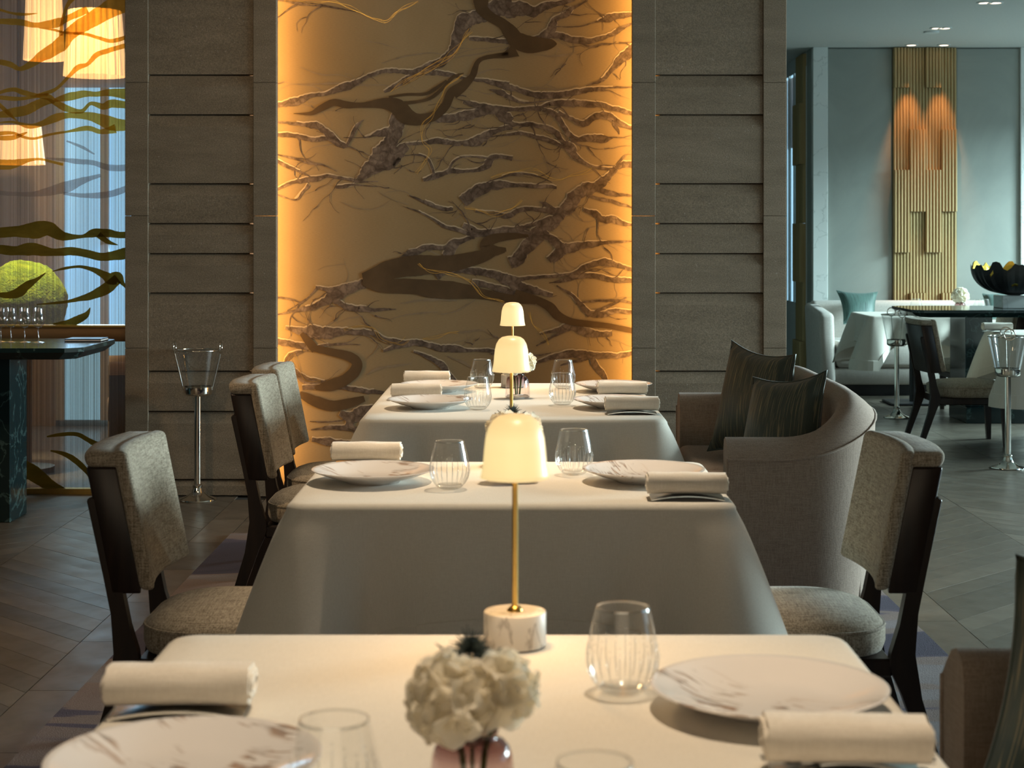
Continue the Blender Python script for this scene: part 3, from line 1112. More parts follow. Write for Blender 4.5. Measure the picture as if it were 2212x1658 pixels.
    (RC, [(95, 735, 14), (100, 690, 26), (125, 655, 28), (180, 640, 10)]),
    (RC, [(110, 690, 24), (140, 745, 36), (190, 780, 40), (240, 795, 30), (300, 800, 10)]),
    (RC, [(180, 830, 20), (300, 820, 26), (420, 830, 26), (560, 850, 20), (700, 865, 6)]),
    (RC, [(380, 960, 30), (440, 985, 56), (500, 960, 60), (560, 930, 20)]),
    (RC, [(225, 1052, 6), (320, 1040, 20), (410, 1040, 32), (440, 995, 50), (470, 970, 40)]),
    (RC, [(425, 1028, 25), (470, 1050, 20), (510, 1072, 5)]),
    (RC, [(230, 1105, 20), (330, 1120, 46), (420, 1130, 42), (520, 1098, 18)]),
    (RC, [(220, 1005, 4), (300, 1010, 8), (400, 1000, 6)]),
]
faint = [
    (RA, [(60, 580, 4), (150, 545, 6), (300, 540, 8), (420, 535, 14), (560, 545, 6), (700, 545, 8), (800, 560, 4)]),
    (RA, [(200, 430, 3), (350, 480, 8), (500, 490, 6), (640, 560, 4)]),
    (RA, [(720, 400, 4), (850, 370, 8), (1000, 340, 8), (1150, 350, 6), (1300, 320, 6), (1540, 290, 4)]),
    (RA, [(620, 260, 3), (720, 280, 5), (830, 310, 3)]),
    (RA, [(1150, 380, 6), (1300, 350, 10), (1540, 310, 6)]),
    (RA, [(700, 1220, 4), (800, 1280, 5), (900, 1310, 4)]),
    (RA, [(460, 1290, 3), (560, 1330, 8), (700, 1330, 6), (800, 1260, 4)]),
    (RB, [(450, 350, 4), (560, 360, 10), (650, 350, 14), (740, 330, 4)]),
    (RB, [(0, 480, 10), (100, 470, 14), (200, 440, 8), (300, 450, 4)]),
    (RB, [(300, 560, 4), (450, 560, 10), (600, 570, 10), (740, 550, 4)]),
    (RC, [(900, 440, 4), (1000, 420, 8), (1100, 360, 5)]),
    (RC, [(700, 380, 5), (850, 360, 14), (1000, 370, 6)]),
    (RC, [(520, 760, 6), (600, 720, 14), (760, 700, 6)]),
    (RC, [(620, 470, 4), (760, 440, 8), (900, 430, 4)]),
    (RC, [(1000, 540, 8), (1120, 520, 10), (1200, 560, 6)]),
    (RC, [(950, 660, 10), (1040, 700, 14), (1120, 740, 6)]),
]
gold = [
    (RA, [(1285, 185), (1240, 270), (1150, 370), (1000, 450), (880, 515), (780, 585)]),
    (RA, [(1240, 470), (1140, 540), (1110, 640), (1050, 740), (990, 800), (985, 900), (1035, 960), (1000, 1050), (950, 1110)]),
    (RA, [(100, 10), (400, 20), (580, 70), (700, 120), (760, 135), (850, 60), (960, 10)]),
    (RB, [(180, 1140), (300, 1100), (450, 1095), (560, 1140), (640, 1160), (720, 1120), (830, 1080)]),
    (RB, [(10, 1330), (180, 1360), (300, 1340), (380, 1280)]),
    (RC, [(800, 170), (850, 210), (980, 222), (1060, 260), (1110, 300), (1160, 350), (1255, 376)]),
    (RC, [(1380, 430), (1400, 490), (1450, 540), (1480, 605)]),
    (RC, [(400, 520), (540, 510), (600, 570), (700, 600), (740, 570)]),
    (RC, [(820, 570), (900, 560), (960, 530), (1010, 530)]),
    (RC, [(85, 720), (100, 680), (140, 650), (190, 780), (280, 795)]),
    (RA, [(1300, 200), (1210, 300), (1120, 400), (980, 470), (860, 540)]),
]
rs, rb, rw, rf, rg = (Ribbons(YM, YM - 0.0052), Ribbons(YM, YM - 0.0026), Ribbons(YM, YM - 0.0018), Ribbons(YM, YM - 0.0006), Ribbons(YM, YM - 0.0056))
mr = random.Random(11)


def twig(x, y, ang, length, w, depth=0):
    pts = []
    n = 6
    for i in range(n + 1):
        pts.append((x, y, max(0.8, w * (1 - i / n))))
        ang += mr.uniform(-0.5, 0.5)
        x += cos(ang) * length / n
        y += sin(ang) * length / n * 0.75
        if depth < 1 and i in (2, 4) and mr.random() < 0.7:
            twig(x, y, ang + mr.choice((-1, 1)) * mr.uniform(0.4, 0.9), length * 0.55, w * 0.7, depth + 1)
    (rb if mr.random() < 0.5 else rf).add(pts, 0.05, mr.random() * 50, 0, (0, 0), 5)


for i, (rg_, pts) in enumerate(bark):
    P = tr(rg_, pts)
    rb.add(P, 0.16, i * 1.7, 0.0, (0, 0), 2.5, 2.0)
    Q = [(a, b, c) for a, b, c in P if c > 3.0]
    if len(Q) > 2:
        rw.add(Q, 0.14, i * 1.7, 1.3, (-0.4, -1.5), 2.5, 2.0)
    for j in range(1, len(P) - 1):
        if mr.random() < 0.62:
            a = atan2(P[j + 1][1] - P[j - 1][1], P[j + 1][0] - P[j - 1][0])
            if mr.random() < 0.4:
                a += pi
            twig(P[j][0], P[j][1], a + mr.choice((-1, 1)) * mr.uniform(0.2, 0.7), mr.uniform(35, 120), mr.uniform(2.0, 4.5))
for i, (rg_, pts) in enumerate(solid):
    rs.add(tr(rg_, pts), 0.03, i * 2.3, 0.0, (0, 0), 3.0)
for i, (rg_, pts) in enumerate(faint):
    rf.add(tr(rg_, pts), 0.2, i * 3.1, 0.0, (0, 0), 3.0, 3.0)
for i, (rg_, pts) in enumerate(gold):
    P = tr(rg_, [(a, b, 1.5) for a, b in pts])
    for k in range(3):
        rg.add(P, 0.10, i * 3 + k, -0.2, (mr.uniform(-1.5, 1.5), mr.uniform(-1.5, 1.5)), 4.0, 10.0)
tag(rf.build('faint_branch_print', M['grey_wash'], mural), kind='stuff')
rw.build('pale_outline_print', M['wash'], mural)
rb.build('bark_branch_print', M['bark'], mural)
rs.build('solid_branch_print', M['ink'], mural)
tag(rg.build('gold_strand_print', M['leaf'], mural), kind='stuff')

# ------------------------------------------------------------------ glass screen on the left
YS = 8.90
scr = empty('glass_screen', (-3.4, YS, 0), 'reeded glass screen with amber branch pattern left of the stone pier', 'screen')


def loc_to(o, root):
    """parts are written in world coordinates: move them into the frame of their root"""
    o.location = Vector(o.location) - root.location
    return o


SX0, SX1 = -4.8, -2.073
RZ0, RZ1 = 0.815, 0.892
loc_to(box_obj('upper_pane', SX0, SX1, YS, YS + 0.012, RZ1, CEIL, M['reeded'], scr), scr)
loc_to(box_obj('lower_pane', SX0, SX1, YS, YS + 0.012, 0.03, RZ0, M['reeded_low'], scr), scr)
loc_to(box_obj('middle_rail', SX0, SX1, YS - 0.035, YS + 0.05, RZ0, RZ1, M['bronze'], scr, 0.004), scr)
loc_to(box_obj('rail_cap', SX0, SX1, YS - 0.05, YS + 0.05, RZ1, RZ1 + 0.010, M['brass'], scr), scr)
loc_to(box_obj('bottom_rail', SX0, SX1, YS - 0.02, YS + 0.03, 0.0, 0.03, M['brass'], scr), scr)
RL, RM = (0, 0, 2.961), (0, 500, 2.513)
film_top = [
    (RL, [(830, -10, 130), (700, 60, 115), (600, 120, 100), (520, 165, 95), (440, 225, 80), (390, 285, 95), (330, 325, 82), (260, 365, 62), (200, 410, 45), (130, 440, 28), (60, 410, 36), (-60, 385, 30)]),
    (RL, [(-40, 50, 20), (60, 80, 15), (140, 92, 20), (240, 86, 4)]),
    (RL, [(-40, 135, 30), (120, 142, 42), (230, 162, 32), (350, 150, 60), (430, 120, 40), (560, 60, 50)]),
    (RL, [(250, 180, 4), (340, 190, 14), (420, 210, 15), (540, 217, 20), (640, 245, 22), (720, 262, 26), (830, 230, 26)]),
    (RL, [(390, 230, 25), (400, 130, 20), (430, 40, 22), (480, -30, 45)]),
    (RL, [(830, 285, 30), (700, 322, 32), (620, 350, 32), (560, 410, 26), (500, 432, 36), (440, 490, 22), (370, 560, 20), (310, 590, 26), (230, 605, 4)]),
    (RL, [(-40, 605, 20), (80, 572, 26), (150, 592, 32), (240, 612, 26), (310, 622, 42), (350, 652, 42), (420, 690, 42), (520, 712, 26), (580, 662, 22), (660, 680, 42), (720, 662, 52), (830, 675, 42)]),
    (RL, [(-40, 618, 25), (100, 632, 25), (200, 622, 20), (310, 602, 20)]),
    (RL, [(350, 640, 22), (440, 620, 52), (540, 600, 42), (620, 602, 32), (700, 592, 46), (830, 605, 75)]),
    (RL, [(-40, 742, 22), (80, 720, 60), (170, 702, 62), (280, 652, 52), (350, 650, 18)]),
    (RL, [(-40, 790, 8), (80, 780, 15), (190, 807, 32), (270, 790, 36), (360, 752, 52), (440, 737, 36), (560, 742, 52), (640, 762, 70), (720, 792, 88), (830, 805, 60)]),
    (RL, [(-40, 858, 30), (80, 850, 20), (150, 876, 16), (220, 886, 16), (320, 860, 16), (440, 840, 16), (560, 820, 32), (650, 842, 32), (740, 822, 60)]),
    (RL, [(-40, 882, 20), (80, 880, 32), (175, 846, 8)]),
    (RL, [(-40, 1050, 70), (80, 1050, 60), (180, 1025, 26), (260, 1018, 15), (330, 1034, 16), (405, 1052, 16)]),
    (RL, [(-20, 650, 20), (40, 710, 26), (115, 778, 4)]),
]
film_low = [
    (RL, [(-40, 1490, 70), (120, 1480, 72), (220, 1470, 110), (310, 1462, 90), (400, 1508, 60), (520, 1512, 22), (600, 1490, 54), (690, 1490, 52), (760, 1502, 42), (830, 1500, 42)]),
    (RL, [(630, 1500, 40), (690, 1545, 30), (755, 1566, 4)]),
    (RL, [(-40, 1590, 60), (100, 1602, 62), (200, 1592, 82), (330, 1612, 52), (460, 1606, 52), (560, 1622, 52), (660, 1642, 52), (830, 1615, 80)]),
    (RM, [(285, 216, 4), (350, 200, 14), (430, 190, 15), (500, 205, 26), (560, 232, 42), (600, 255, 62), (640, 250, 62), (665, 280, 22), (700, 320, 8)]),
    (RM, [(640, 255, 55), (570, 312, 62), (490, 350, 42), (400, 372, 20), (320, 386, 15), (200, 395, 6)]),
    (RM, [(248, 224, 6), (200, 260, 20), (150, 290, 42), (100, 330, 52), (40, 345, 36), (-40, 338, 20)]),
    (RM, [(490, 412, 4), (470, 450, 30), (420, 480, 46), (360, 500, 40), (290, 502, 8)]),
]
film_under = [
    (RM, [(255, 1112, 8), (340, 1100, 20), (420, 1100, 22), (480, 1130, 26), (540, 1160, 32), (620, 1166, 26), (700, 1175, 20)]),
    (RM, [(275, 1188, 8), (360, 1210, 26), (420, 1250, 32), (470, 1300, 26), (505, 1355, 8)]),
    (RM, [(-40, 1300, 60), (60, 1280, 90), (160, 1300, 90), (280, 1380, 60), (370, 1410, 20)]),
]
film_shadows = [  # faint shadows drawn as flat ribbons behind the glass
    (RL, [(290, 1010, 8), (480, 1030, 32), (600, 1042, 32), (700, 1072, 42), (830, 1070, 42)]),
    (RL, [(-40, 1230, 30), (200, 1240, 32), (400, 1200, 72), (540, 1150, 40), (640, 1120, 20)]),
    (RL, [(400, 1235, 20), (540, 1250, 30), (700, 1240, 42), (830, 1195, 40)]),
    (RL, [(420, 900, 10), (520, 940, 20), (600, 985, 8)]),
]
for nm, lst, mt, yy in (('amber_branch_film', film_top, 'film_gold', YS - 0.002), ('olive_branch_film', film_low, 'film_dark', YS - 0.002), ('olive_branch_film', film_under, 'film_dark', YS - 0.002), ('grey_branch_film', film_shadows, 'film_grey', YS + 0.016)):
    rbn = Ribbons(YS, yy)
    for i, (rg_, pts) in enumerate(lst):
        P = tr(rg_, pts)
        rbn.add(P, 0.05, i * 1.9 + 5, 0, (0, 0), 3.0)
        # the pattern goes on across the part of the screen outside the frame
        rbn.add([(-26 - x, y + 14 * sin(x * 0.02), w) for x, y, w in P], 0.05, i * 1.3 + 40, 0, (0, 0), 4.0)
    rbn.V = [v for v in rbn.V]
    o = rbn.build(nm, M[mt], scr)
    loc_to(o, scr)

# ---- the room behind the screen
tag(box_obj('wall_lounge', -6.0, 0.5, 12.1, 12.2, 0, CEIL, plain('lounge_wall', (0.42, 0.36, 0.30), 0.8)), 'wall of the room behind the glass screen', kind='structure')
tag(box_obj('wall_lounge_side', -1.75, -1.65, 9.3, 12.1, 0, CEIL, plain('lounge_wall_side', (0.42, 0.36, 0.30), 0.8)), 'side wall of the room behind the glass screen', kind='structure')
w4 = box_obj('window_4', -3.30, -2.62, 12.05, 12.07, 0.05, 2.45, emit_mat('lounge_daylight_pane', (0.28, 0.60, 0.95), 1.5))
tag(w4, 'bright narrow window seen through the glass screen', kind='structure')
for xx in (-3.30, -2.98, -2.62):
    box_obj('mullion', xx - 0.03, xx + 0.03, 12.02, 12.05, 0.05, 2.45, M['white_frame'], w4)
area('lounge_window_light', (-2.95, 11.98, 1.4), (-2.9, 9.5, 0.2), 0.7, 2.0, 60, (0.36, 0.66, 1.0))
spot('lounge_downlight', (-2.7, 9.9, CEIL - 0.05), (-2.8, 11.2, 1.0), 190, (1.0, 0.62, 0.28), 150, 0.8, 0.1)  # added warm light that brightens the lounge and backlights the film
curt = empty('curtain', (-2.2, 11.9, 0), 'pleated warm curtain hanging behind the glass screen', 'curtain')
bm = bmesh.new()
n = 90
prev = None
for i in range(n + 1):
    x = -0.42 + 0.62 * i / n
    yv = 0.04 * sin(i * 0.95)
    a, b_ = bm.verts.new((x, yv, 0.02)), bm.verts.new((x, yv, 2.75))
    if prev:
        bm.faces.new((prev[0], a, b_, prev[1]))
    prev = (a, b_)
mesh_obj('curtain_cloth', bm, fabric('curtain_linen', (0.45, 0.38, 0.30), (0.60, 0.52, 0.42)), curt, True)
box_obj('curtain_rail', -0.5, 0.3, -0.02, 0.02, 2.75, 2.79, M['bronze'], curt)
lf = plain('lounge_floor_stone', (0.22, 0.20, 0.18), 0.22)
tag(box_obj('floor_lounge', -5.9, -1.76, 8.96, 12.1, -0.004, 0.002, lf), 'polished floor of the room behind the glass screen', kind='structure')
# glowing lamps behind the screen
shade_warm = emit_mat('lounge_lamp_shade', (1.0, 0.66, 0.32), 1.6)


def pendant(px, py, d, r, h, label):
    p = W(px, py, d)
    root = empty('pendant_lamp', (p.x, p.y, p.z), label, 'lamp')
    bm = bmesh.new()
    m = 48
    rings = []
    for z in (0.0, h):
        rings.append([bm.verts.new(((r * (1 + 0.05 * (k % 2))) * (0.85 if z > 0 else 1) * cos(2 * pi * k / m), (r * (1 + 0.05 * (k % 2))) * (0.85 if z > 0 else 1) * sin(2 * pi * k / m), z)) for k in range(m)])
    for k in range(m):
        j = (k + 1) % m
        bm.faces.new((rings[0][k], rings[0][j], rings[1][j], rings[1][k]))
    mesh_obj('lamp_shade', bm, shade_warm, root)
    tube_obj('cord', [(0, 0, h * 0.6), (0, 0, CEIL - p.z)], 0.006, M['black'], root)
    lathe_obj('canopy', [(0, CEIL - p.z), (0.05, CEIL - p.z), (0.05, CEIL - p.z - 0.02), (0, CEIL - p.z - 0.03)], M['brass'], root, 16)
    return root


pendant(205, 165, 10.7, 0.19, 0.42, 'pleated pendant lamp glowing warm behind the top of the glass screen nearest the stone pier')
pendant(95, 130, 11.2, 0.13, 0.50, 'narrow glowing pendant lamp behind the upper left of the glass screen')
pendant(40, 355, 11.4, 0.17, 0.26, 'low warm pendant lamp glowing behind the branches above the moss ball')
# moss ball on a stand behind the glass
mb = W(50, 655, 9.75)
moss = empty('moss_ball', (mb.x, 9.75, 0), 'bright green moss ball on a pedestal behind the glass screen', 'plant')
bm = bmesh.new()
bmesh.ops.create_icosphere(bm, subdivisions=5, radius=0.25)
for v in bm.verts:
    nn = noise.noise(v.co * 9) * 0.010 + noise.noise(v.co * 38) * 0.006
    v.co *= 1 + nn / 0.25
    v.co.z += mb.z
mm, nt, N, L, b = new_mat('moss')
f = nz(nt, coords(nt), 16, 6, 0.75)
L.new(ramp(nt, f, [(0.3, (0.10, 0.19, 0.004)), (0.52, (0.30, 0.44, 0.008)), (0.72, (0.55, 0.66, 0.02))]), b.inputs['Base Color'])
b.inputs['Roughness'].default_value = 1.0
bump(nt, nz(nt, coords(nt), 90, 3), 1.0, 0.02, b)
mesh_obj('moss', bm, mm, moss, True)
lathe_obj('pedestal', [(0, 0), (0.18, 0), (0.18, 0.03), (0.05, 0.05), (0.05, mb.z - 0.27), (0.16, mb.z - 0.24), (0.13, mb.z - 0.2), (0, mb.z - 0.2)], M['bronze'], moss, 24)
spot('moss_light', (mb.x + 0.1, 9.5, CEIL - 0.05), (mb.x, 9.75, mb.z), 560, (1.0, 0.92, 0.62), 30)  # spot added to brighten the moss ball, no fixture there


# ------------------------------------------------------------------ furniture builders
def make_chair(label, group=None):
    t = empty('dining_chair', (0, 0, 0), label, 'chair', group)
    # seat cushion: faces +X
    out = rrect(0.245, 0.245, (0.075, 0.15, 0.15, 0.075), 7)
    prof = [(0.90, 0.318), (0.975, 0.325), (1.0, 0.345), (1.0, 0.375), (0.985, 0.388), (0.93, 0.400), (0.80, 0.412), (0.55, 0.421), (0.25, 0.425)]
    bm = bmesh.new()
    rings = [[bm.verts.new((x * s, y * s, z)) for x, y in out] for s, z in prof]
    m = len(out)
    for a, b in zip(rings, rings[1:]):
        for i in range(m):
            j = (i + 1) % m
            bm.faces.new((a[i], a[j], b[j], b[i]))
    bm.faces.new(rings[0])
    bm.faces.new(rings[-1])
    seat = mesh_obj('seat', bm, M['chair_fabric'], t, True)
    tube_obj('piping', [(x * 0.992, y * 0.992, 0.385) for x, y in out], 0.0045, M['chair_fabric'], seat, 6, True)
    # backrest pad, leaning back, with a lip over the wooden board
    def lean(bm, curve=0.028):
        for v in bm.verts:
            v.co.x += -0.20 * (v.co.z - 0.49) - curve * (1 - (v.co.y / 0.23) ** 2)
    bm = bmesh.new()
    add_box(bm, -0.228, -0.19, -0.228, 0.228, 0.488, 0.832, 0.014, 3)
    add_box(bm, -0.300, -0.195, -0.226, 0.226, 0.790, 0.830, 0.016, 3)
    bmesh.ops.subdivide_edges(bm, edges=[e for e in bm.edges if abs(e.verts[0].co.y - e.verts[1].co.y) > 0.3], cuts=7, use_grid_fill=True)
    lean(bm)
    mesh_obj('backrest', bm, M['chair_fabric'], t, True, angle=70)
    bm = bmesh.new()
    add_box(bm, -0.300, -0.226, -0.222, 0.222, 0.480, 0.792, 0.006, 2)
    bmesh.ops.subdivide_edges(bm, edges=[e for e in bm.edges if abs(e.verts[0].co.y - e.verts[1].co.y) > 0.3], cuts=7, use_grid_fill=True)
    lean(bm)
    mesh_obj('back_board', bm, M['wood'], t, True, angle=50)
    for s in (-1, 1):
        bm = bmesh.new()
        poly = [(-0.362, 0.71), (-0.352, 0.72), (-0.338, 0.715), (-0.295, 0.56), (-0.273, 0.485), (-0.256, 0.40), (-0.236, 0.335), (-0.230, 0.30), (-0.262, 0.23), (-0.345, 0.0), (-0.380, 0.0), (-0.312, 0.22), (-0.292, 0.33), (-0.302, 0.43), (-0.320, 0.52)]
        add_prism(bm, poly, 'y', s * 0.205 - 0.016, s * 0.205 + 0.016)
        bmesh.ops.bevel(bm, geom=bm.edges[:], offset=0.003, segments=1, affect='EDGES')
        mesh_obj('leg', bm, M['wood'], t)
        bm = bmesh.new()
        poly = [(0.165, 0.30), (0.215, 0.30), (0.212, 0.0), (0.185, 0.0)]
        add_prism(bm, poly, 'y', s * 0.20 - 0.016, s * 0.20 + 0.016)
        mesh_obj('leg', bm, M['wood'], t)
    bm = bmesh.new()
    add_box(bm, -0.24, 0.222, -0.218, 0.218, 0.272, 0.318, 0.006, 1)
    mesh_obj('seat_frame', bm, M['wood'], t)
    return t


def make_sofa(hy, label, mat, group=None, name='tub_sofa', cat='sofa'):
    """faces -X, centre at the origin"""
    t = empty(name, (0, 0, 0), label, cat, group)
    th = 0.115
    xb, xa, R = 0.28 - th / 2, -0.28, 0.24
    yo = hy - th / 2
    path = []
    k = 10
    for i in range(k):
        path.append((xa + (xb - R - xa) * i / k, -yo))
    for i in range(k + 1):
        a = -pi / 2 + (pi / 2) * i / k
        path.append((xb - R + R * cos(a), -yo + R + R * sin(a)))
    half = path[:]
    for i in range(1, 6):
        path.append((xb, -yo + R + (2 * yo - 2 * R) * i / 6))
    path += [(x, -y) for x, y in reversed(half)]
    m = len(path)

    def height(i):
        j = min(i, m - 1 - i)
        s_ = sum(math.hypot(path[q + 1][0] - path[q][0], path[q + 1][1] - path[q][1]) for q in range(j))
        u = max(0, min(1, (s_ - 0.20) / 0.52))
        u = u * u * (3 - 2 * u)
        return 0.665 + 0.15 * u
    bm = bmesh.new()
    rings, pip = [], []
    for i, (x, y) in enumerate(path):
        a, b = path[max(0, i - 1)], path[min(m - 1, i + 1)]
        tx, ty = b[0] - a[0], b[1] - a[1]
        l = math.hypot(tx, ty)
        n = Vector((ty / l, -tx / l, 0))
        h = height(i)
        cs = [(th / 2 - 0.03, 0.07), (th / 2 - 0.012, h * 0.45), (th / 2, h - 0.072), (th / 2 - 0.006, h - 0.060), (th / 2 - 0.035, h - 0.032), (-0.005, h - 0.010), (-0.035, h), (-th / 2 - 0.012, h - 0.012), (-th / 2 - 0.028, h - 0.05), (-th / 2 - 0.02, 0.2)]
        rings.append([bm.verts.new(Vector((x, y, 0)) + n * o + Vector((0, 0, z))) for o, z in cs])
        pip.append(Vector((x, y, 0)) + n * (th / 2 + 0.001) + Vector((0, 0, h - 0.068)))
    for a, b in zip(rings, rings[1:]):
        for i in range(len(a) - 1):
            bm.faces.new((a[i], a[i + 1], b[i + 1], b[i]))
        bm.faces.new((a[-1], a[0], b[0], b[-1]))
    bm.faces.new(rings[0])
    bm.faces.new(rings[-1])
    sh = mesh_obj('shell', bm, mat, t, True, angle=55)
    tube_obj('piping', pip, 0.0045, mat, sh, 6)
    for s in (-1, 1):
        pts = [Vector(v) for v in ((xa - 0.002, s * (hy - 0.012), 0.09), (xa - 0.002, s * (hy - 0.006), 0.55), (xa - 0.002, s * (hy - 0.008), 0.60))]
        tube_obj('piping', pts, 0.004, mat, sh, 6)
    box_obj('seat_base', xa + 0.03, xb - 0.02, -yo + 0.07, yo - 0.07, 0.08, 0.30, mat, t, 0.01)
    nseat = 2 if hy > 0.6 else 1
    for q in range(nseat):
        y0 = -yo + 0.08 + q * (2 * yo - 0.16) / nseat
        y1 = -yo + 0.08 + (q + 1) * (2 * yo - 0.16) / nseat
        box_obj('seat_cushion', xa - 0.01, xb - 0.08, y0 + 0.002, y1 - 0.002, 0.302, 0.44, mat, t, 0.035, 4)
    for sx in (xa + 0.05, xb - 0.1):
        for s in (-1, 1):
            bm = bmesh.new()
            add_lathe(bm, [(0, 0), (0.018, 0), (0.026, 0.085), (0, 0.085)], 12, sx, s * (yo - 0.04))
            mesh_obj('foot', bm, M['wood'], t, True, angle=50)
    return t


def make_pillow(c, thick, mat, label, group=None, n=14):
    """square cushion spanned by four world corners: bottom left, bottom right, top right, top left"""
    BL, BR, TR, TL = [Vector(p) for p in c]
    cen = (BL + BR + TR + TL) / 4
    nrm = ((BR - BL).cross(TL - BL)).normalized()
    V, Fc, UV = [], [], []
    for side in (1, -1):
        for j in range(n + 1):
            for i in range(n + 1):
                u, v = i / n, j / n
                pinch = 0.15
                uu = u + pinch * (0.5 - u) * (4 * v * (1 - v))
                vv = v + pinch * (0.5 - v) * (4 * u * (1 - u))
                p = (BL * (1 - uu) + BR * uu) * (1 - vv) + (TL * (1 - uu) + TR * uu) * vv
                e = (4 * u * (1 - u)) * (4 * v * (1 - v))
                puff = thick / 2 * (max(e, 0) ** 0.42)
                puff *= 1 + 0.08 * noise.noise((u * 3 + cen.x * 9, v * 3, side * 2.0))
                V.append(p + nrm * puff * side - cen)
                UV.append((u, v))
    st = (n + 1) ** 2
    for s in (0, 1):
        for j in range(n):
            for i in range(n):
                a = s * st + j * (n + 1) + i
                q = (a, a + 1, a + n + 2, a + n + 1)
                Fc.append(q if s == 0 else q[::-1])
    me = bpy.data.meshes.new('cushion')
    me.from_pydata([tuple(v) for v in V], [], Fc)
    uvl = me.uv_layers.new(name='UVMap')
    for lp in me.loops:
        uvl.data[lp.index].uv = UV[lp.vertex_index]
    for p in me.polygons:
        p.use_smooth = True
    me.materials.append(mat)
    root = bpy.data.objects.new('cushion', me)
    root.location = cen
    link(root)
    tag(root, label, 'cushion', group)
    # piping round the seam
    edge = []
    for i in range(n):
        edge.append(V[i])
    for j in range(n):
        edge.append(V[j * (n + 1) + n])
    for i in range(n):
        edge.append(V[n * (n + 1) + n - i])
    for j in range(n):
        edge.append(V[(n - j) * (n + 1)])
    tube_obj('piping', edge, 0.004, mat, root, 6, True)
    return root


def make_cloth(parent_loc, hx, hy, ztop, drop, label, seed=0, corner_drop=0.13, flare=0.150, mid=0.02, name='tablecloth', wave=0.012, cusp=False):
    root = empty(name, parent_loc, label, 'tablecloth')
    rng = random.Random(seed)
    r = 0.02
    nc, ns = 7, 22
    base = []       # (x, y, nx, ny, s_corner)
    ihx, ihy, rc = hx - r, hy - r, 0.03
    cs = [(1, 1, 0), (-1, 1, pi / 2), (-1, -1, pi), (1, -1, 3 * pi / 2)]
    for q, (sx, sy, a0) in enumerate(cs):
        for k in range(nc + 1):
            a = a0 + (pi / 2) * k / nc
            base.append((sx * (ihx - rc) + rc * cos(a), sy * (ihy - rc) + rc * sin(a), cos(a), sin(a), 0.0))
        nsx, nsy, na0 = cs[(q + 1) % 4]
        p0 = base[-1]
        a = a0 + pi / 2
        p1 = (nsx * (ihx - rc) + rc * cos(na0), nsy * (ihy - rc) + rc * sin(na0))
        ln = math.hypot(p1[0] - p0[0], p1[1] - p0[1])
        for k in range(1, ns):
            u = k / ns
            base.append((p0[0] + (p1[0] - p0[0]) * u, p0[1] + (p1[1] - p0[1]) * u, cos(a), sin(a), min(u, 1 - u) * ln))
    m = len(base)
    ph = [rng.uniform(0, 6.28) for _ in range(4)]
    T = []

    def ring(t_arc, t):
        pts = []
        for i, (x, y, nx, ny, sc) in enumerate(base):
            c = exp(-(sc / 0.11) ** 2)
            if t_arc < 1:
                an = t_arc * pi / 2
                off, dz = r * sin(an), r * (1 - cos(an))
            else:
                L = drop + corner_drop * (exp(-sc / 0.11) if cusp else exp(-(sc / 0.20) ** 2))
                fl = mid + flare * c + wave * (1 - c) * (sin(sc * 17 + ph[i % 1]) + 0.6 * sin(x * 11 + y * 9 + ph[1]))
                fl -= 0.085 * exp(-((sc - 0.16) / 0.06) ** 2)
                off = r + fl * t ** 0.88
                dz = r + L * t
            pts.append((x + nx * off, y + ny * off, ztop - dz))
        return pts
    V, Fc = [], []
    rings = [ring(k / 4, 0) for k in range(4)] + [ring(1, k / 12) for k in range(13)]
    for rg_ in rings:
        V += rg_
    for k in range(len(rings) - 1):
        for i in range(m):
            j = (i + 1) % m
            Fc.append((k * m + i, (k + 1) * m + i, (k + 1) * m + j, k * m + j))
    # top surface: inner ring then centre
    n0 = len(V)
    for s in (0.9, 0.5):
        V += [(x * s, y * s, ztop) for x, y, *_ in base]
    V.append((0, 0, ztop))
    for i in range(m):
        j = (i + 1) % m
        Fc.append((i, j, n0 + j, n0 + i))
        Fc.append((n0 + i, n0 + j, n0 + m + j, n0 + m + i))
        Fc.append((n0 + m + i, n0 + m + j, n0 + 2 * m))
    o = data_obj('cloth', V, Fc, M['cloth'], root, True, fixn=True)
    sm = o.modifiers.new('thick', 'SOLIDIFY')
    sm.thickness = 0.0022
    sm.offset = -1
    # sewn hem: a second layer along the bottom
    rs_ = []
    for t in (0.80, 0.81, 0.9, 1.0):
        pr_ = ring(1, t)
        e = 0.0003 if t == 0.80 else 0.0035
        rs_.append([(x + nx * e, y + ny * e, z) for (x, y, z), (_, _, nx, ny, _) in zip(pr_, base)])
    V, Fc = [], []
    for q in rs_:
        V += q
    for k in range(3):
        for i in range(m):
            j = (i + 1) % m
            Fc.append((k * m + i, (k + 1) * m + i, (k + 1) * m + j, k * m + j))
    data_obj('hem', V, Fc, M['cloth'], root, False)
    return root


def make_table(loc, hx, hy, zt, label):
    t = empty('dining_table', loc, label, 'table')
    box_obj('tabletop', -hx + 0.035, hx - 0.035, -hy + 0.035, hy - 0.035, zt - 0.035, zt - 0.004, M['wood'], t)
    feet = [-hy * 0.55, hy * 0.55] if hy > 0.5 else [0]
    for yy in feet:
        bm = bmesh.new()
        add_lathe(bm, [(0, 0.02), (0.035, 0.02), (0.035, zt - 0.036), (0, zt - 0.036)], 20, 0, yy)
        mesh_obj('column', bm, M['black'], t, True, angle=40)
        bm = bmesh.new()
        add_box(bm, -0.22, 0.22, yy - 0.2, yy + 0.2, 0.0, 0.02, 0.006, 1)
        mesh_obj('foot_plate', bm, M['black'], t)
    return t


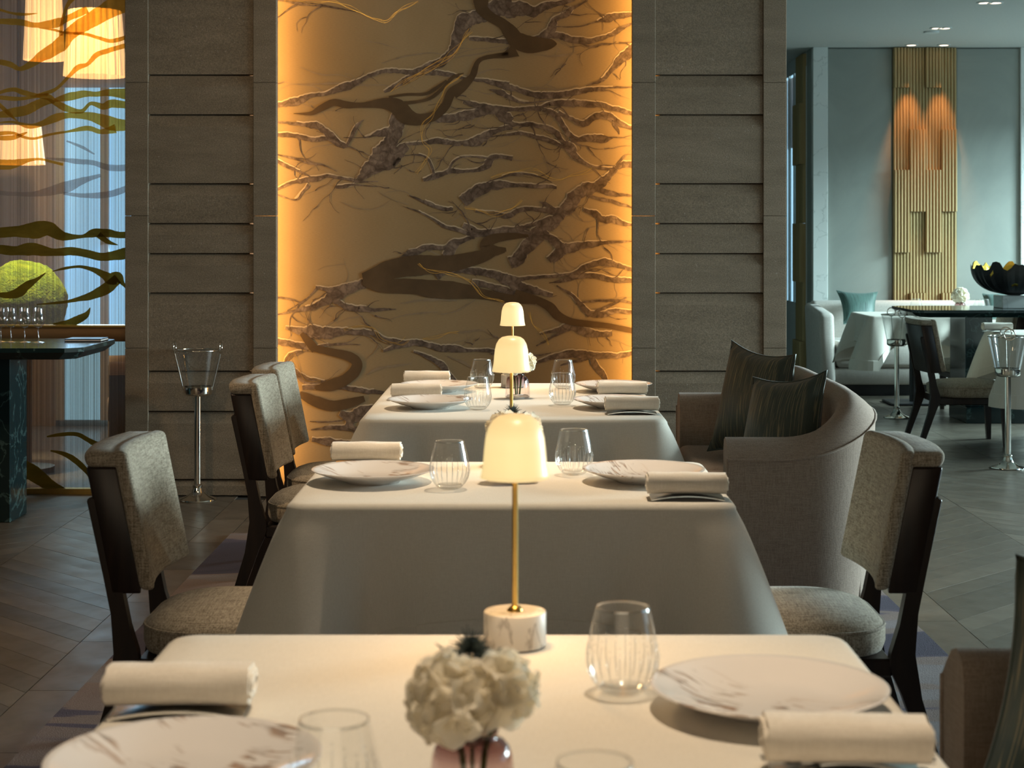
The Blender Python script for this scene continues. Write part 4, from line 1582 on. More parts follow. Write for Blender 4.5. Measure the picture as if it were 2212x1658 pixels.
def make_lamp(loc, label, z0):
    t = empty('table_lamp', (loc[0], loc[1], z0), label, 'lamp', 'cordless lamps on the white tables')
    lathe_obj('felt_foot', [(0, 0), (0.044, 0), (0.045, 0.003), (0, 0.003)], M['black'], t, 40)
    lathe_obj('marble_base', [(0, 0.003), (0.0475, 0.003), (0.048, 0.005), (0.048, 0.053), (0.0468, 0.0545), (0, 0.0545)], M['marble_white'], t, 48)
    st = lathe_obj('stem', [(0, 0.054), (0.0045, 0.0545), (0.0045, 0.335), (0, 0.335)], M['brass'], t, 16)
    lathe_obj('collar', [(0, 0.0543), (0.012, 0.0546), (0.012, 0.057), (0.007, 0.062), (0.0045, 0.063)], M['brass'], st, 20, cap=False)
    prof = [(0.0535, 0.0), (0.052, 0.006), (0.0492, 0.022), (0.0475, 0.042), (0.0455, 0.060), (0.0415, 0.076), (0.0345, 0.088), (0.0255, 0.0945), (0.013, 0.0973), (0.0, 0.098)]
    sh = lathe_obj('lamp_shade', prof, M['shade'], t, 48, (0, 0, 0.26), cap=False, angle=80)
    so = sh.modifiers.new('thick', 'SOLIDIFY')
    so.thickness = 0.003
    lathe_obj('bulb', [(0, 0.30), (0.012, 0.303), (0.014, 0.315), (0.008, 0.33), (0, 0.332)], emit_mat('lamp_bulb', (1.0, 0.80, 0.5), 4.0), t, 16)
    return t


lamp_light = bpy.data.lights.new('lamp_light', 'POINT')
lamp_light.energy = 3.0
lamp_light.color = (1.0, 0.62, 0.28)
lamp_light.shadow_soft_size = 0.025


def put_lamp_light(loc, z0):
    o = bpy.data.objects.new('lamp_light', lamp_light)
    o.location = (loc[0], loc[1], z0 + 0.275)
    link(o)


def make_plate(label, group):
    t = empty('dinner_plate', (0, 0, 0), label, 'plate', group)
    prof = [(0, 0.006), (0.055, 0.006), (0.062, 0.0), (0.068, 0.0), (0.075, 0.006), (0.115, 0.017), (0.150, 0.030), (0.1575, 0.0335), (0.158, 0.035), (0.1565, 0.0358), (0.148, 0.033), (0.12, 0.0245), (0.098, 0.016), (0.075, 0.012), (0, 0.011)]
    lathe_obj('dish', prof, M['plate'], t, 72, cap=False, angle=60)
    return t


def make_tumbler(label, group):
    t = empty('tumbler', (0, 0, 0), label, 'glass', group)
    prof = [(0.0, 0.001), (0.022, 0.001), (0.030, 0.004), (0.040, 0.016), (0.0475, 0.031), (0.0505, 0.047), (0.0490, 0.064), (0.0445, 0.088), (0.0380, 0.117), (0.0373, 0.120), (0.0362, 0.120), (0.0368, 0.117)]
    lathe_obj('bowl', prof, M['glass'], t, 48, cap=False, angle=80)
    lathe_obj('rim', [(0.0378, 0.1185), (0.0372, 0.1208), (0.0360, 0.1208), (0.0364, 0.1185)], M['cut'], t, 40, cap=False)
    lathe_obj('thick_bottom', [(0, 0.002), (0.026, 0.003), (0.033, 0.009), (0.030, 0.013), (0.018, 0.010), (0, 0.009)], M['glass'], t, 32, cap=False)
    # engraved vertical cuts and beads
    bm = bmesh.new()

    def rad(z):
        for (r0, z0), (r1, z1) in zip(prof, prof[1:]):
            if z0 <= z <= z1 and z1 > z0:
                return r0 + (r1 - r0) * (z - z0) / (z1 - z0)
        return 0.05
    for k in range(22):
        a = 2 * pi * k / 22
        z1 = 0.062 + 0.006 * ((k * 7) % 3)
        pts = []
        for i in range(5):
            z = 0.014 + (z1 - 0.014) * i / 4
            r = rad(z) + 0.0002
            pts.append((r * cos(a), r * sin(a), z))
        add_tube(bm, pts, [0.0003, 0.0010, 0.0013, 0.0010, 0.0003], 5)
        for zz in (z1 + 0.006,):
            r = rad(zz) + 0.0003
            bmesh.ops.create_icosphere(bm, subdivisions=1, radius=0.0013, matrix=Matrix.Translation((r * cos(a), r * sin(a), zz)))
    tag(mesh_obj('engraving', bm, M['cut'], t, True), kind='stuff')
    return t


def make_napkin(label, group):
    t = empty('napkin', (0, 0, 0), label, 'napkin', group)

    def shell(bm, hw, hh, cz, x0, x1, th, seed):
        nseg, nx = 28, 14
        rings = []
        for q in (0, 1):
            layer = []
            for i in range(nx + 1):
                x = x0 + (x1 - x0) * i / nx
                row = []
                for k in range(nseg):
                    a = 2 * pi * k / nseg
                    ca, sa = cos(a), sin(a)
                    yy = math.copysign(abs(ca) ** 0.62, ca) * (hw - q * th)
                    zz = math.copysign(abs(sa) ** 0.72, sa) * (hh - q * th)
                    w = noise.noise((x * 16 + seed, ca * 1.3, sa * 1.3)) * 0.0025
                    row.append(bm.verts.new((x + 0.003 * noise.noise((ca * 2 + seed, sa * 2, i)), yy * (1 + w * 12), cz + zz + (w if sa > -0.5 else 0))))
                layer.append(row)
            rings.append(layer)
        for q in (0, 1):
            for i in range(nx):
                for k in range(nseg):
                    j = (k + 1) % nseg
                    bm.faces.new((rings[q][i][k], rings[q][i][j], rings[q][i + 1][j], rings[q][i + 1][k]))
        for i in (0, nx):
            for k in range(nseg):
                j = (k + 1) % nseg
                bm.faces.new((rings[0][i][k], rings[0][i][j], rings[1][i][j], rings[1][i][k]))
    bm = bmesh.new()
    shell(bm, 0.040, 0.0245, 0.0265, -0.094, 0.094, 0.006, 1)
    shell(bm, 0.033, 0.0175, 0.0265, -0.098, 0.097, 0.0055, 5)
    shell(bm, 0.026, 0.0110, 0.0265, -0.096, 0.099, 0.0048, 9)
    shell(bm, 0.018, 0.0055, 0.0265, -0.095, 0.097, 0.005, 12)
    mesh_obj('rolled_cloth', bm, M['napkin'], t, True, angle=60)
    return t


def make_tray(label, group):
    t = empty('napkin_rest', (0, 0, 0), label, 'rest', group)
    bm = bmesh.new()
    n = 12
    rows = []
    for q, dz in ((0, 0.0), (1, -0.003)):
        row = []
        for i in range(n + 1):
            x = -0.088 + 0.176 * i / n
            z = 0.0035 + 0.0095 * (1 - (x / 0.088) ** 2) + dz
            row.append((bm.verts.new((x, -0.046, z)), bm.verts.new((x, 0.046, z))))
        rows.append(row)
    for i in range(n):
        for row in rows:
            bm.faces.new((row[i][0], row[i + 1][0], row[i + 1][1], row[i][1]))
        for s in (0, 1):
            bm.faces.new((rows[0][i][s], rows[0][i + 1][s], rows[1][i + 1][s], rows[1][i][s]))
    for i in (0, n):
        bm.faces.new((rows[0][i][0], rows[0][i][1], rows[1][i][1], rows[1][i][0]))
    mesh_obj('arched_plate', bm, M['silver'], t, True, angle=60)
    return t


def make_fork(label):
    """points towards -X"""
    t = empty('fork', (0, 0, 0), label, 'fork')
    bm = bmesh.new()
    pts = [(0.09, 0, 0.004), (0.04, 0, 0.004), (-0.02, 0, 0.006), (-0.05, 0, 0.005)]
    add_tube(bm, pts, [0.004, 0.0032, 0.0028, 0.005], 8)
    add_box(bm, -0.072, -0.046, -0.011, 0.011, 0.0035, 0.0065, 0.001, 1)
    mesh_obj('handle', bm, M['silver'], t, True, angle=50)
    for k in range(4):
        y = -0.0095 + k * 0.00633
        bm = bmesh.new()
        add_tube(bm, [(-0.070, y, 0.005), (-0.095, y, 0.0045), (-0.116, y, 0.008)], [0.0018, 0.0018, 0.0009], 6)
        mesh_obj('tine', bm, M['silver'], t, True)
    return t


def petal_mesh():
    V, Fc = [], []
    n = 4
    for i in range(n + 1):
        u = i / n
        w = 0.0085 * (sin(pi * min(1, u * 0.85 + 0.10))) ** 0.8
        zc = 0.004 * sin(u * 2.6)
        for s in (-1, 0, 1):
            V.append((0.017 * u, s * w, zc + 0.0035 * abs(s) * u))
    for i in range(n):
        for s in (0, 1):
            a = i * 3 + s
            Fc.append((a, a + 1, a + 4, a + 3))
    return V, Fc


PV, PF = petal_mesh()
fl_mesh = None


def floret_data():
    global fl_mesh
    if fl_mesh:
        return fl_mesh
    V, Fc = [], []
    for k in range(4):
        R = Matrix.Rotation(pi / 2 * k + 0.1 * (k % 2), 3, 'Z') @ Matrix.Rotation(-0.45 + 0.2 * (k % 2), 3, 'Y')
        n = len(V)
        V += [tuple(R @ Vector(v)) for v in PV]
        Fc += [tuple(i + n for i in f) for f in PF]
    fl_mesh = bpy.data.meshes.new('floret')
    fl_mesh.from_pydata(V, [], Fc)
    for p in fl_mesh.polygons:
        p.use_smooth = True
    fl_mesh.materials.append(M['petal'])
    return fl_mesh


def make_bloom(center, r, foot, label, group, seed, n=30):
    t = empty('hydrangea_bloom', foot, label, 'flower', group)
    c = Vector(center) - Vector(foot)
    rng = random.Random(seed)
    for i in range(n):
        z = 1 - 1.72 * (i + 0.5) / n
        a = i * 2.39996
        d = Vector((sqrt(max(0, 1 - z * z)) * cos(a), sqrt(max(0, 1 - z * z)) * sin(a), z))
        o = bpy.data.objects.new('floret', floret_data())
        rr = r * rng.uniform(0.80, 1.0)
        o.location = c + d * (rr - 0.012)
        q = d.to_track_quat('Z', 'Y').to_euler()
        o.rotation_mode = 'QUATERNION'
        o.rotation_quaternion = d.to_track_quat('Z', 'Y') @ Matrix.Rotation(rng.uniform(0, 6.3), 4, 'Z').to_quaternion()
        o.scale = [rng.uniform(1.25, 1.75) * r / 0.042] * 3
        link(o, t)
    bm = bmesh.new()
    bmesh.ops.create_icosphere(bm, subdivisions=2, radius=r * 0.72, matrix=Matrix.Translation(c))
    mesh_obj('heart', bm, M['petal'], t, True)
    tube_obj('stem', [(0, 0, 0.003), (c.x * 0.25, c.y * 0.25, c.z * 0.5), (c.x * 0.8, c.y * 0.8, c.z - r * 0.5)], 0.0035, M['green_stem'], t, 8)
    return t


def make_thistle(center, foot, label, group, seed):
    t = empty('thistle', foot, label, 'flower', group)
    c = Vector(center) - Vector(foot)
    rng = random.Random(seed)
    bm = bmesh.new()
    for i in range(90):
        z = 1 - 1.5 * (i + 0.5) / 90
        a = i * 2.39996
        d = Vector((sqrt(max(0, 1 - z * z)) * cos(a), sqrt(max(0, 1 - z * z)) * sin(a), z))
        L = rng.uniform(0.016, 0.028)
        add_tube(bm, [c + d * 0.004, c + d * L], [0.0016, 0.0003], 4)
    tag(mesh_obj('spikes', bm, M['thistle'], t), kind='stuff')
    bm = bmesh.new()
    for i in range(11):
        a = i * 2 * pi / 11
        d = Vector((cos(a), sin(a), 0.1))
        add_tube(bm, [c - Vector((0, 0, 0.012)), c + d * 0.025 - Vector((0, 0, 0.010)), c + d * 0.042 + Vector((0, 0, rng.uniform(-0.01, 0.008)))], [0.002, 0.003, 0.0004], 4)
    mesh_obj('bracts', bm, M['thistle'], t)
    tube_obj('stem', [(0, 0, 0.003), (c.x * 0.3, c.y * 0.3, c.z * 0.5), tuple(c - Vector((0, 0, 0.008)))], 0.0025, M['green_stem'], t, 6)
    return t


def make_vase(loc, label, group):
    t = empty('bud_vase', loc, label, 'vase', group)
    prof = [(0, 0.001), (0.044, 0.001), (0.0488, 0.006), (0.0485, 0.014), (0.0462, 0.045), (0.0435, 0.070), (0.0405, 0.080), (0.0345, 0.087), (0.0285, 0.090), (0.0268, 0.094), (0.0285, 0.098), (0.0275, 0.0985), (0.0255, 0.094)]
    lathe_obj('vessel', prof, M['vase'], t, 48, cap=False, angle=70)
    lathe_obj('glass_base', [(0, 0.002), (0.042, 0.003), (0.046, 0.008), (0.040, 0.013), (0, 0.011)], M['cut'], t, 40, cap=False)
    return t


def make_bucket(label, loc, rz, group='wine coolers on stands'):
    t = empty('wine_cooler_stand', loc, label, 'wine cooler', group, rz)
    lathe_obj('base', [(0, 0), (0.098, 0), (0.100, 0.004), (0.098, 0.009), (0.090, 0.012), (0.060, 0.022), (0.034, 0.040), (0.026, 0.058), (0.022, 0.066), (0, 0.066)], M['chrome'], t, 48)
    lathe_obj('knuckle', [(0.019, 0.064), (0.026, 0.070), (0.027, 0.078), (0.022, 0.084), (0.019, 0.086)], M['chrome'], t, 24, cap=False)
    lathe_obj('pole', [(0, 0.066), (0.018, 0.066), (0.018, 0.545), (0, 0.545)], M['chrome'], t, 24)
    lathe_obj('cup', [(0, 0.545), (0.060, 0.545), (0.072, 0.553), (0.074, 0.560), (0.074, 0.592), (0.071, 0.594), (0.071, 0.560), (0, 0.558)], M['chrome'], t, 40)
    b = lathe_obj('bucket', [(0, 0.561), (0.066, 0.561), (0.070, 0.568), (0.114, 0.780)], M['glass_bright'], t, 40, cap=False, angle=70)
    bm = bmesh.new()
    add_tube(bm, [(0.115 * cos(2 * pi * k / 36), 0.115 * sin(2 * pi * k / 36), 0.782) for k in range(36)], 0.0042, 8, True)
    mesh_obj('rim', bm, M['chrome'], t, True)
    for s in (-1, 1):
        h = tube_obj('handle', [(0.032 * cos(2 * pi * k / 24), s * 0.120, 0.798 + 0.032 * sin(2 * pi * k / 24)) for k in range(24)], 0.0042, M['chrome'], t, 8, True)
        tube_obj('bracket', [(0, s * 0.074, 0.575), (0, s * 0.119, 0.765)], 0.0035, M['chrome'], h, 8)
    return t


def make_wineglass(label, group):
    t = empty('wine_glass', (0, 0, 0), label, 'glass', group)
    lathe_obj('bowl', [(0, 0.072), (0.012, 0.074), (0.025, 0.086), (0.0305, 0.105), (0.029, 0.125), (0.0235, 0.150), (0.0238, 0.168), (0.0230, 0.168), (0.0225, 0.150)], M['glass_bright'], t, 32, cap=False, angle=80)
    lathe_obj('stem', [(0, 0.004), (0.006, 0.006), (0.0025, 0.015), (0.0022, 0.066), (0.005, 0.073), (0, 0.074)], M['cut'], t, 12)
    lathe_obj('foot', [(0, 0), (0.031, 0), (0.031, 0.0015), (0.010, 0.005), (0, 0.006)], M['cut'], t, 32)
    return t


def make_service_table(loc, hx, hy, zt, label, legs, name='service_table'):
    t = empty(name, loc, label, 'table')
    c = 0.07
    o = [(hx, hy - c), (hx - c, hy), (-hx + c, hy), (-hx, hy - c), (-hx, -hy + c), (-hx + c, -hy), (hx - c, -hy), (hx, -hy + c)]
    bm = bmesh.new()
    lo = [bm.verts.new((x * 0.94, y * 0.88, zt - 0.055)) for x, y in o]
    mi = [bm.verts.new((x, y, zt - 0.02)) for x, y in o]
    up = [bm.verts.new((x, y, zt)) for x, y in o]
    for a, b in ((lo, mi), (mi, up)):
        for i in range(8):
            j = (i + 1) % 8
            bm.faces.new((a[i], a[j], b[j], b[i]))
    bm.faces.new(lo)
    bm.faces.new(up)
    mesh_obj('tabletop', bm, M['marble_dark'], t)
    for (x0, x1, y0, y1, z0, z1) in legs:
        box_obj('leg' if z1 > 0.5 else 'plinth', x0, x1, y0, y1, z0, z1, M['marble_dark'], t, 0.004, 1)
    return t


# ------------------------------------------------------------------ rug
rug = box_obj('rug', -1.32, 1.405, 0.2, 7.66, 0.001, 0.012, M['rug'], None, 0.004, 1)
tag(rug, 'purple grey patterned rug lying under the row of white tables', 'rug')

RUG = 0.012
ZT = 0.74
# ------------------------------------------------------------------ dining tables and cloths
TC = -0.015
tables = [('nearest', 1.90, 0.76), ('middle', 4.31, 0.385), ('rear', 6.48, 0.735)]
for i, (nm, yc, hy) in enumerate(tables):
    lab = {'nearest': 'closest', 'middle': 'middle', 'rear': 'mural side'}[nm]
    make_table((TC, yc, RUG), 0.53, hy, ZT - RUG - 0.0025, '%s dining table hidden under its white cloth in the central row' % lab)
    make_cloth((TC, yc, 0), 0.537, hy, ZT, 0.30,
               {'nearest': 'white tablecloth closest to the viewer, under the flowers and painted plates',
                'middle': 'white tablecloth on the small middle table of the row, with one place each side',
                'rear': 'white tablecloth on the long table in front of the mural'}[nm], 3 + i)

# ------------------------------------------------------------------ lamps
lamps = [(-0.004, 2.568, 'table lamp with marble base and brass stem closest to the viewer'),
         (-0.017, 4.60, 'middle table lamp of the three, its base hidden behind the closest shade'),
         (-0.021, 6.99, 'smallest looking table lamp, the one nearest the mural')]
for x, y, lab in lamps:
    make_lamp((x, y), lab, ZT)
    put_lamp_light((x, y), ZT)

# ------------------------------------------------------------------ place settings
G1, G2, G3, G4 = 'painted show plates', 'cut glass tumblers', 'rolled white napkins', 'arched napkin rests'
plate0 = make_plate('x', G1)
tum0 = make_tumbler('x', G2)
nap0 = make_napkin('x', G3)
tray0 = make_tray('x', G4)
plates = [
    (0.335, 2.22, 0.9, 'painted white plate on the closest table right of the vase'),
    (-0.383, 1.915, -2.2, 'painted plate cut by the bottom edge, left of the closest vase'),
    (-0.372, 4.29, -2.0, 'painted plate on the middle table beside the chair on the left'),
    (0.325, 4.30, 0.3, 'painted plate on the middle table, right of the lamp'),
    (-0.322, 6.15, -2.3, 'painted plate on the mural side table, left and nearer the viewer'),
    (-0.320, 6.80, -1.9, 'painted plate on the mural side table, left side and nearer the mural'),
    (0.362, 6.15, 0.5, 'painted plate on the mural side table, right side and nearer the viewer'),
    (0.392, 6.80, 0.2, 'painted plate on the mural side table, right side and nearer the mural'),
]
for i, (x, y, rz, lab) in enumerate(plates):
    if i == 0:
        o = plate0
        o.location, o.rotation_euler = (x, y, ZT), (0, 0, rz)
        o['label'] = lab
    else:
        dup(plate0, (x, y, ZT), rz, lab)
tumblers = [
    (0.145, 2.30, 'cut glass tumbler beside the plate on the right of the closest table'),
    (-0.194, 1.764, 'blurred tumbler left of the vase on the closest table'),
    (0.075, 1.62, 'tumbler at the bottom of the photo, only its rim showing on the closest table'),
    (-0.170, 4.17, 'cut glass tumbler left of the lamp on the middle table'),
    (0.150, 4.42, 'cut glass tumbler right of the lamp on the middle table'),
    (-0.145, 6.08, 'tumbler on the mural side table, left pair, nearer the viewer'),
    (-0.148, 6.95, 'tumbler on the mural side table, left pair, nearer the mural'),
    (0.168, 6.25, 'tumbler on the mural side table, right pair, nearer the viewer'),
    (0.190, 6.92, 'tumbler on the mural side table, right pair, nearer the mural'),
]
for i, (x, y, lab) in enumerate(tumblers):
    if i == 0:
        o = tum0
        o.location = (x, y, ZT)
        o['label'] = lab
    else:
        dup(tum0, (x, y, ZT), 0.3 * i, lab)
napkins = [
    (-0.448, 2.215, 0.03, 'rolled napkin at the left edge of the closest table'),
    (0.385, 1.955, -0.05, 'rolled napkin at the lower right of the closest table, with a fork beneath'),
    (-0.418, 4.62, 0.02, 'rolled napkin on the left of the middle table behind the plate'),
    (0.408, 4.02, -0.03, 'rolled napkin on the right of the middle table, before the plate'),
    (-0.392, 6.46, 0.0, 'rolled napkin between the left plates of the mural side table'),
    (-0.385, 7.08, 0.02, 'rolled napkin at the far left corner of the mural side table'),
    (0.408, 5.95, -0.02, 'rolled napkin on the mural side table at its near right'),
    (0.412, 6.56, 0.0, 'rolled napkin on the mural side table between the right plates'),
]
for i, (x, y, rz, lab) in enumerate(napkins):
    tl = 'silver rest of the ' + lab.split(',')[0].replace('rolled napkin', 'napkin')
    if i == 0:
        nap0.location, nap0.rotation_euler = (x, y, ZT + 0.0115), (0, 0, rz)
        nap0['label'] = lab
        tray0.location, tray0.rotation_euler = (x, y, ZT), (0, 0, rz)
        tray0['label'] = tl
    else:
        dup(nap0, (x, y, ZT + (0.0175 if i == 1 else 0.0115)), rz, lab)
        dup(tray0, (x, y, ZT), rz, tl)
fk = make_fork('silver fork with its tines poking out from under the lower right napkin')
fk.location = (0.402, 1.962, ZT + 0.0095)

# ------------------------------------------------------------------ vases with flowers
vs = [(-0.049, 1.80, 'closest'), (-0.010, 4.30, 'middle'), (0.0, 6.52, 'mural side')]
for i, (x, y, nm) in enumerate(vs):
    make_vase((x, y, ZT), 'smoky purple glass bud vase on the %s table' % nm, 'smoky glass bud vases')
    f1 = (x, y, ZT + 0.0135)
    make_bloom((x - 0.0235, y - 0.005, ZT + 0.130), 0.045, (x - 0.006, y - 0.004, ZT + 0.0125), 'cream hydrangea on the left of the bud vase of the %s table' % nm, 'cream hydrangeas', 5 + i)
    make_bloom((x + 0.031, y + 0.015, ZT + 0.136), 0.038, (x + 0.008, y + 0.006, ZT + 0.0125), 'cream hydrangea on the right of the bud vase of the %s table' % nm, 'cream hydrangeas', 15 + i, 26)
    make_thistle((x - 0.003, y + 0.055, ZT + 0.172), (x + 0.0, y + 0.014, ZT + 0.0125), 'dark thistle behind the hydrangeas on the %s table' % nm, 'dark thistles', 25 + i)

# ------------------------------------------------------------------ chairs
ch0 = make_chair('linen backed dining chair in the left foreground, beside the middle table', None)
ch0.location = (-0.70, 4.325, RUG)
dup(ch0, (-0.672, 6.23, RUG), 0.0, 'linen dining chair on the left of the mural side table, nearer the viewer')
dup(ch0, (-0.690, 6.86, RUG), 0.0, 'linen dining chair on the left of the mural side table, nearer the mural')
dup(ch0, (0.685, 4.325, RUG), pi, 'linen dining chair on the right of the middle table, in front of the tub sofa')
dup(ch0, (3.00, 11.12, 0), 0.0, 'dining chair in the far room, seen in profile beside the wine cooler')
dup(ch0, (3.58, 13.08, 0), pi, 'dining chair behind the dark marble table of the far room')

# ------------------------------------------------------------------ tub sofas
s0 = make_sofa(0.92, 'taupe tub sofa on the right of the mural side table, holding two dark cushions', M['sofa_fabric'])
s0.location = (1.0, 6.61, RUG)
dup(s0, (1.02, 1.985, RUG), 0.0, 'tub sofa arm at the lower right corner of the photo')
make_pillow([(0.80, 7.02, 0.47), (1.10, 6.62, 0.455), (1.125, 6.74, 0.895), (0.915, 7.12, 0.93)], 0.17, M['cushion_dark'], 'dark green striped cushion on the tub sofa, the one behind and taller')
make_pillow([(0.80, 6.22, 0.455), (1.08, 5.93, 0.45), (1.125, 6.06, 0.885), (0.890, 6.29, 0.842)], 0.17, M['cushion_dark'], 'dark green striped cushion on the tub sofa, the one in front by the arm')
make_pillow([(0.665, 2.52, 0.46), (1.02, 2.38, 0.46), (1.12, 2.50, 0.88), (0.785, 2.62, 0.87)], 0.14, M['cushion_dark'], 'dark striped cushion at the right edge of the photo, on the closest tub sofa')
lounge = make_sofa(0.36, 'tan tub chair seen through the lower glass of the screen', M['sofa_fabric'], None, 'tub_chair', 'chair')
lounge.location = (-2.10, 9.75, 0)
lounge.rotation_euler = (0, 0, 0.25)

# ------------------------------------------------------------------ left service table with glasses
SZ = 0.86
st = make_service_table((-2.75, 8.02, 0), 0.74, 0.37, SZ, 'dark green marble service table in front of the glass screen on the left',
                        [(-0.42, 0.315, -0.02, 0.25, 0, SZ - 0.055)])
wg0 = make_wineglass('x', 'tulip wine glasses on the marble table')
for i, (px, lab) in enumerate(((83, 'rightmost tulip wine glass on the left marble table'), (52, 'second tulip wine glass from the right on the left marble table'),
                               (21, 'third tulip wine glass from the right on the left marble table'), (-2, 'tulip wine glass cut by the left edge of the photo'))):
    p = W(px, 738, 8.08)
    if i == 0:
        wg0.location = (p.x, 8.08, SZ)
        wg0['label'] = lab
    else:
        dup(wg0, (p.x, 8.08 + 0.01 * i, SZ), 0.2 * i, lab)
fo = empty('menu_folder', (-2.12, 8.20, SZ), 'black folder lying on the corner of the left marble table', 'folder')
box_obj('cover', -0.09, 0.09, -0.075, 0.075, 0.0, 0.004, M['black'], fo, 0.001, 1)
box_obj('pages', -0.086, 0.088, -0.072, 0.072, 0.004, 0.010, M['porcelain'], fo)
box_obj('cover', -0.09, 0.09, -0.075, 0.075, 0.010, 0.014, M['black'], fo, 0.001, 1)

# ------------------------------------------------------------------ wine coolers
p = W(427, 1082, F * CZ / (1080 - VY))
make_bucket('silver and glass wine cooler stand before the left stone pier', (p.x, p.y, 0), pi / 2)
p = W(1937, 905, F * CZ / (902 - VY))
make_bucket('wine cooler stand in the far room in front of the white cloth table', (p.x, p.y, 0), 0.12)
p = W(2177, 1015, F * CZ / (1011 - VY))
make_bucket('wine cooler stand at the right edge of the photo', (p.x, p.y, 0), -0.2)

# ------------------------------------------------------------------ far room
YW = 15.2
fx = YW / F


def XW(px):
    return (px - VX) * fx


def ZW(py):
    return CZ - (py - VY) * fx


wf = box_obj('wall_far', 2.69, 7.0, YW + 0.02, YW + 0.3, 0, CEIL, M['plaster'])
tag(wf, 'grey green plaster wall of the far room', kind='structure')
tag(box_obj('trim_1', XW(1755), XW(1787), YW - 0.03, YW + 0.06, 0, CEIL, M['marble_pil'], None, 0.004, 1), 'pale veined marble pilaster at the left of the far wall', kind='structure')
tag(box_obj('trim_2', XW(2203), XW(2235), YW - 0.03, YW + 0.06, 0, CEIL, M['marble_pil'], None, 0.004, 1), 'pale marble pilaster at the right of the far wall', kind='structure')
for (a, b) in ((1788, 1927), (2066, 2202)):
    box_obj('plaster_panel', XW(a), XW(b), YW, YW + 0.03, 0, CEIL - 0.012, M['plaster'], wf, 0.003, 1)
fp = empty('fluted_relief', (XW(1928), YW, 0), 'gold fluted relief panel of staggered ribbed blocks on the far wall', 'relief')
cw = (XW(2065) - XW(1928)) / 4
odd = [CEIL - 0.005, ZW(190), ZW(367), ZW(545), 0.70, 0.3]
even = [CEIL - 0.005, ZW(280), ZW(457), ZW(632), 0.5, 0.3]
for c in range(4):
    zs = odd if c % 2 == 0 else even
    for k, (z1, z0) in enumerate(zip(zs, zs[1:])):
        proud = (k % 2 == 0) if c % 2 == 0 else (k % 2 == 1)
        dep = 0.046 if proud else 0.020
        bm = bmesh.new()
        prof = []
        nf = 5
        fw = cw / nf
        for f_ in range(nf):
            for q in range(7):
                a = pi * q / 6
                prof.append((c * cw + f_ * fw + fw / 2 - cos(a) * fw * 0.46, -dep - sin(a) * fw * 0.42))
        poly = [(c * cw + 0.001, 0.0)] + prof + [(c * cw + cw - 0.001, 0.0)]
        add_prism(bm, poly, 'z', z0 + 0.001, z1 - 0.001)
        mesh_obj('fluted_block', bm, M['gold'], fp, True, angle=50)

# side wall with the window beyond the marble pilaster
ws = box_obj('wall_side', 2.69, 2.70, 16.75, 18.0, 0, CEIL, M['marble_pil'])
tag(ws, 'pale side wall beyond the marble pilaster', kind='structure')
box_obj('wall_low', 2.69, 2.70, 15.5, 16.75, 0, 0.74, M['white_frame'], ws)
box_obj('wall_head', 2.69, 2.70, 15.5, 16.75, 2.96, CEIL, M['white_frame'], ws)
w5 = box_obj('window_5', 2.692, 2.697, 15.5, 16.75, 0.74, 2.96, M['pane'])
tag(w5, 'tall narrow window beside the marble pilaster', kind='structure')
for yy in (15.52, 16.20, 16.50, 16.74):
    box_obj('mullion', 2.684, 2.705, yy - 0.03, yy + 0.03, 0.74, 2.96, M['white_frame'], w5)
blind = box_obj('roller_blind', 2.710, 2.713, 15.56, 16.72, 2.25, 2.94, mat_film('blind_cloth', (0.50, 0.44, 0.42), (0.60, 0.52, 0.50), 0.3))
tag(blind, 'pale roller blind drawn halfway down the narrow window', 'blind')
sg = empty('fluted_relief', (2.69, 15.72, 0), 'narrow gold fluted strip on the side wall beside the window', 'relief')
zz = [CEIL - 0.02, 2.62, 2.05, 1.5, 0.95, 0.4, 0.0]
for k, (z1, z0) in enumerate(zip(zz, zz[1:])):
    bm = bmesh.new()
    dep = 0.05 if k % 2 else 0.02
    poly = [(0, -0.2)]
    for f_ in range(6):
        for q in range(5):
            a = pi * q / 4
            poly.append((-dep - sin(a) * 0.02, -0.2 + f_ * 0.0667 + 0.033 - cos(a) * 0.031))
    poly.append((0, 0.2))
    add_prism(bm, poly, 'z', z0 + 0.001, z1 - 0.001)
    mesh_obj('fluted_block', bm, M['gold'], sg, True, angle=50)

# banquette along the far wall
bq = empty('banquette', (4.0, 14.75, 0), 'long cream banquette sofa along the far wall', 'sofa')
bx0, bx1 = 2.615 - 4.0, 2.2
for k in range(3):
    x0 = bx0 + 0.13 + k * (bx1 - bx0 - 0.13) / 3
    x1 = bx0 + 0.13 + (k + 1) * (bx1 - bx0 - 0.13) / 3
    box_obj('seat_cushion', x0 + 0.002, x1 - 0.002, -0.42, 0.22, 0.245, 0.47, M['sofa_pale'], bq, 0.04, 4)
box_obj('base', bx0 + 0.02, bx1, -0.40, 0.30, 0.10, 0.243, M['sofa_pale'], bq, 0.015, 2)
box_obj('backrest', bx0 + 0.02, bx1, 0.18, 0.37, 0.24, 0.80, M['sofa_pale'], bq, 0.05, 4)
bm = bmesh.new()
add_box(bm, bx0, bx0 + 0.13, -0.42, 0.36, 0.10, 0.72, 0.045, 4)
for v in bm.verts:
    if v.co.z > 0.5:
        v.co.x -= 0.10 * (v.co.z - 0.5)
        v.co.z += 0.08 * (v.co.y + 0.42)
mesh_obj('armrest', bm, M['sofa_pale'], bq, True, angle=60)
box_obj('plinth', bx0 + 0.08, bx1, -0.30, 0.25, 0.0, 0.10, M['black'], bq)
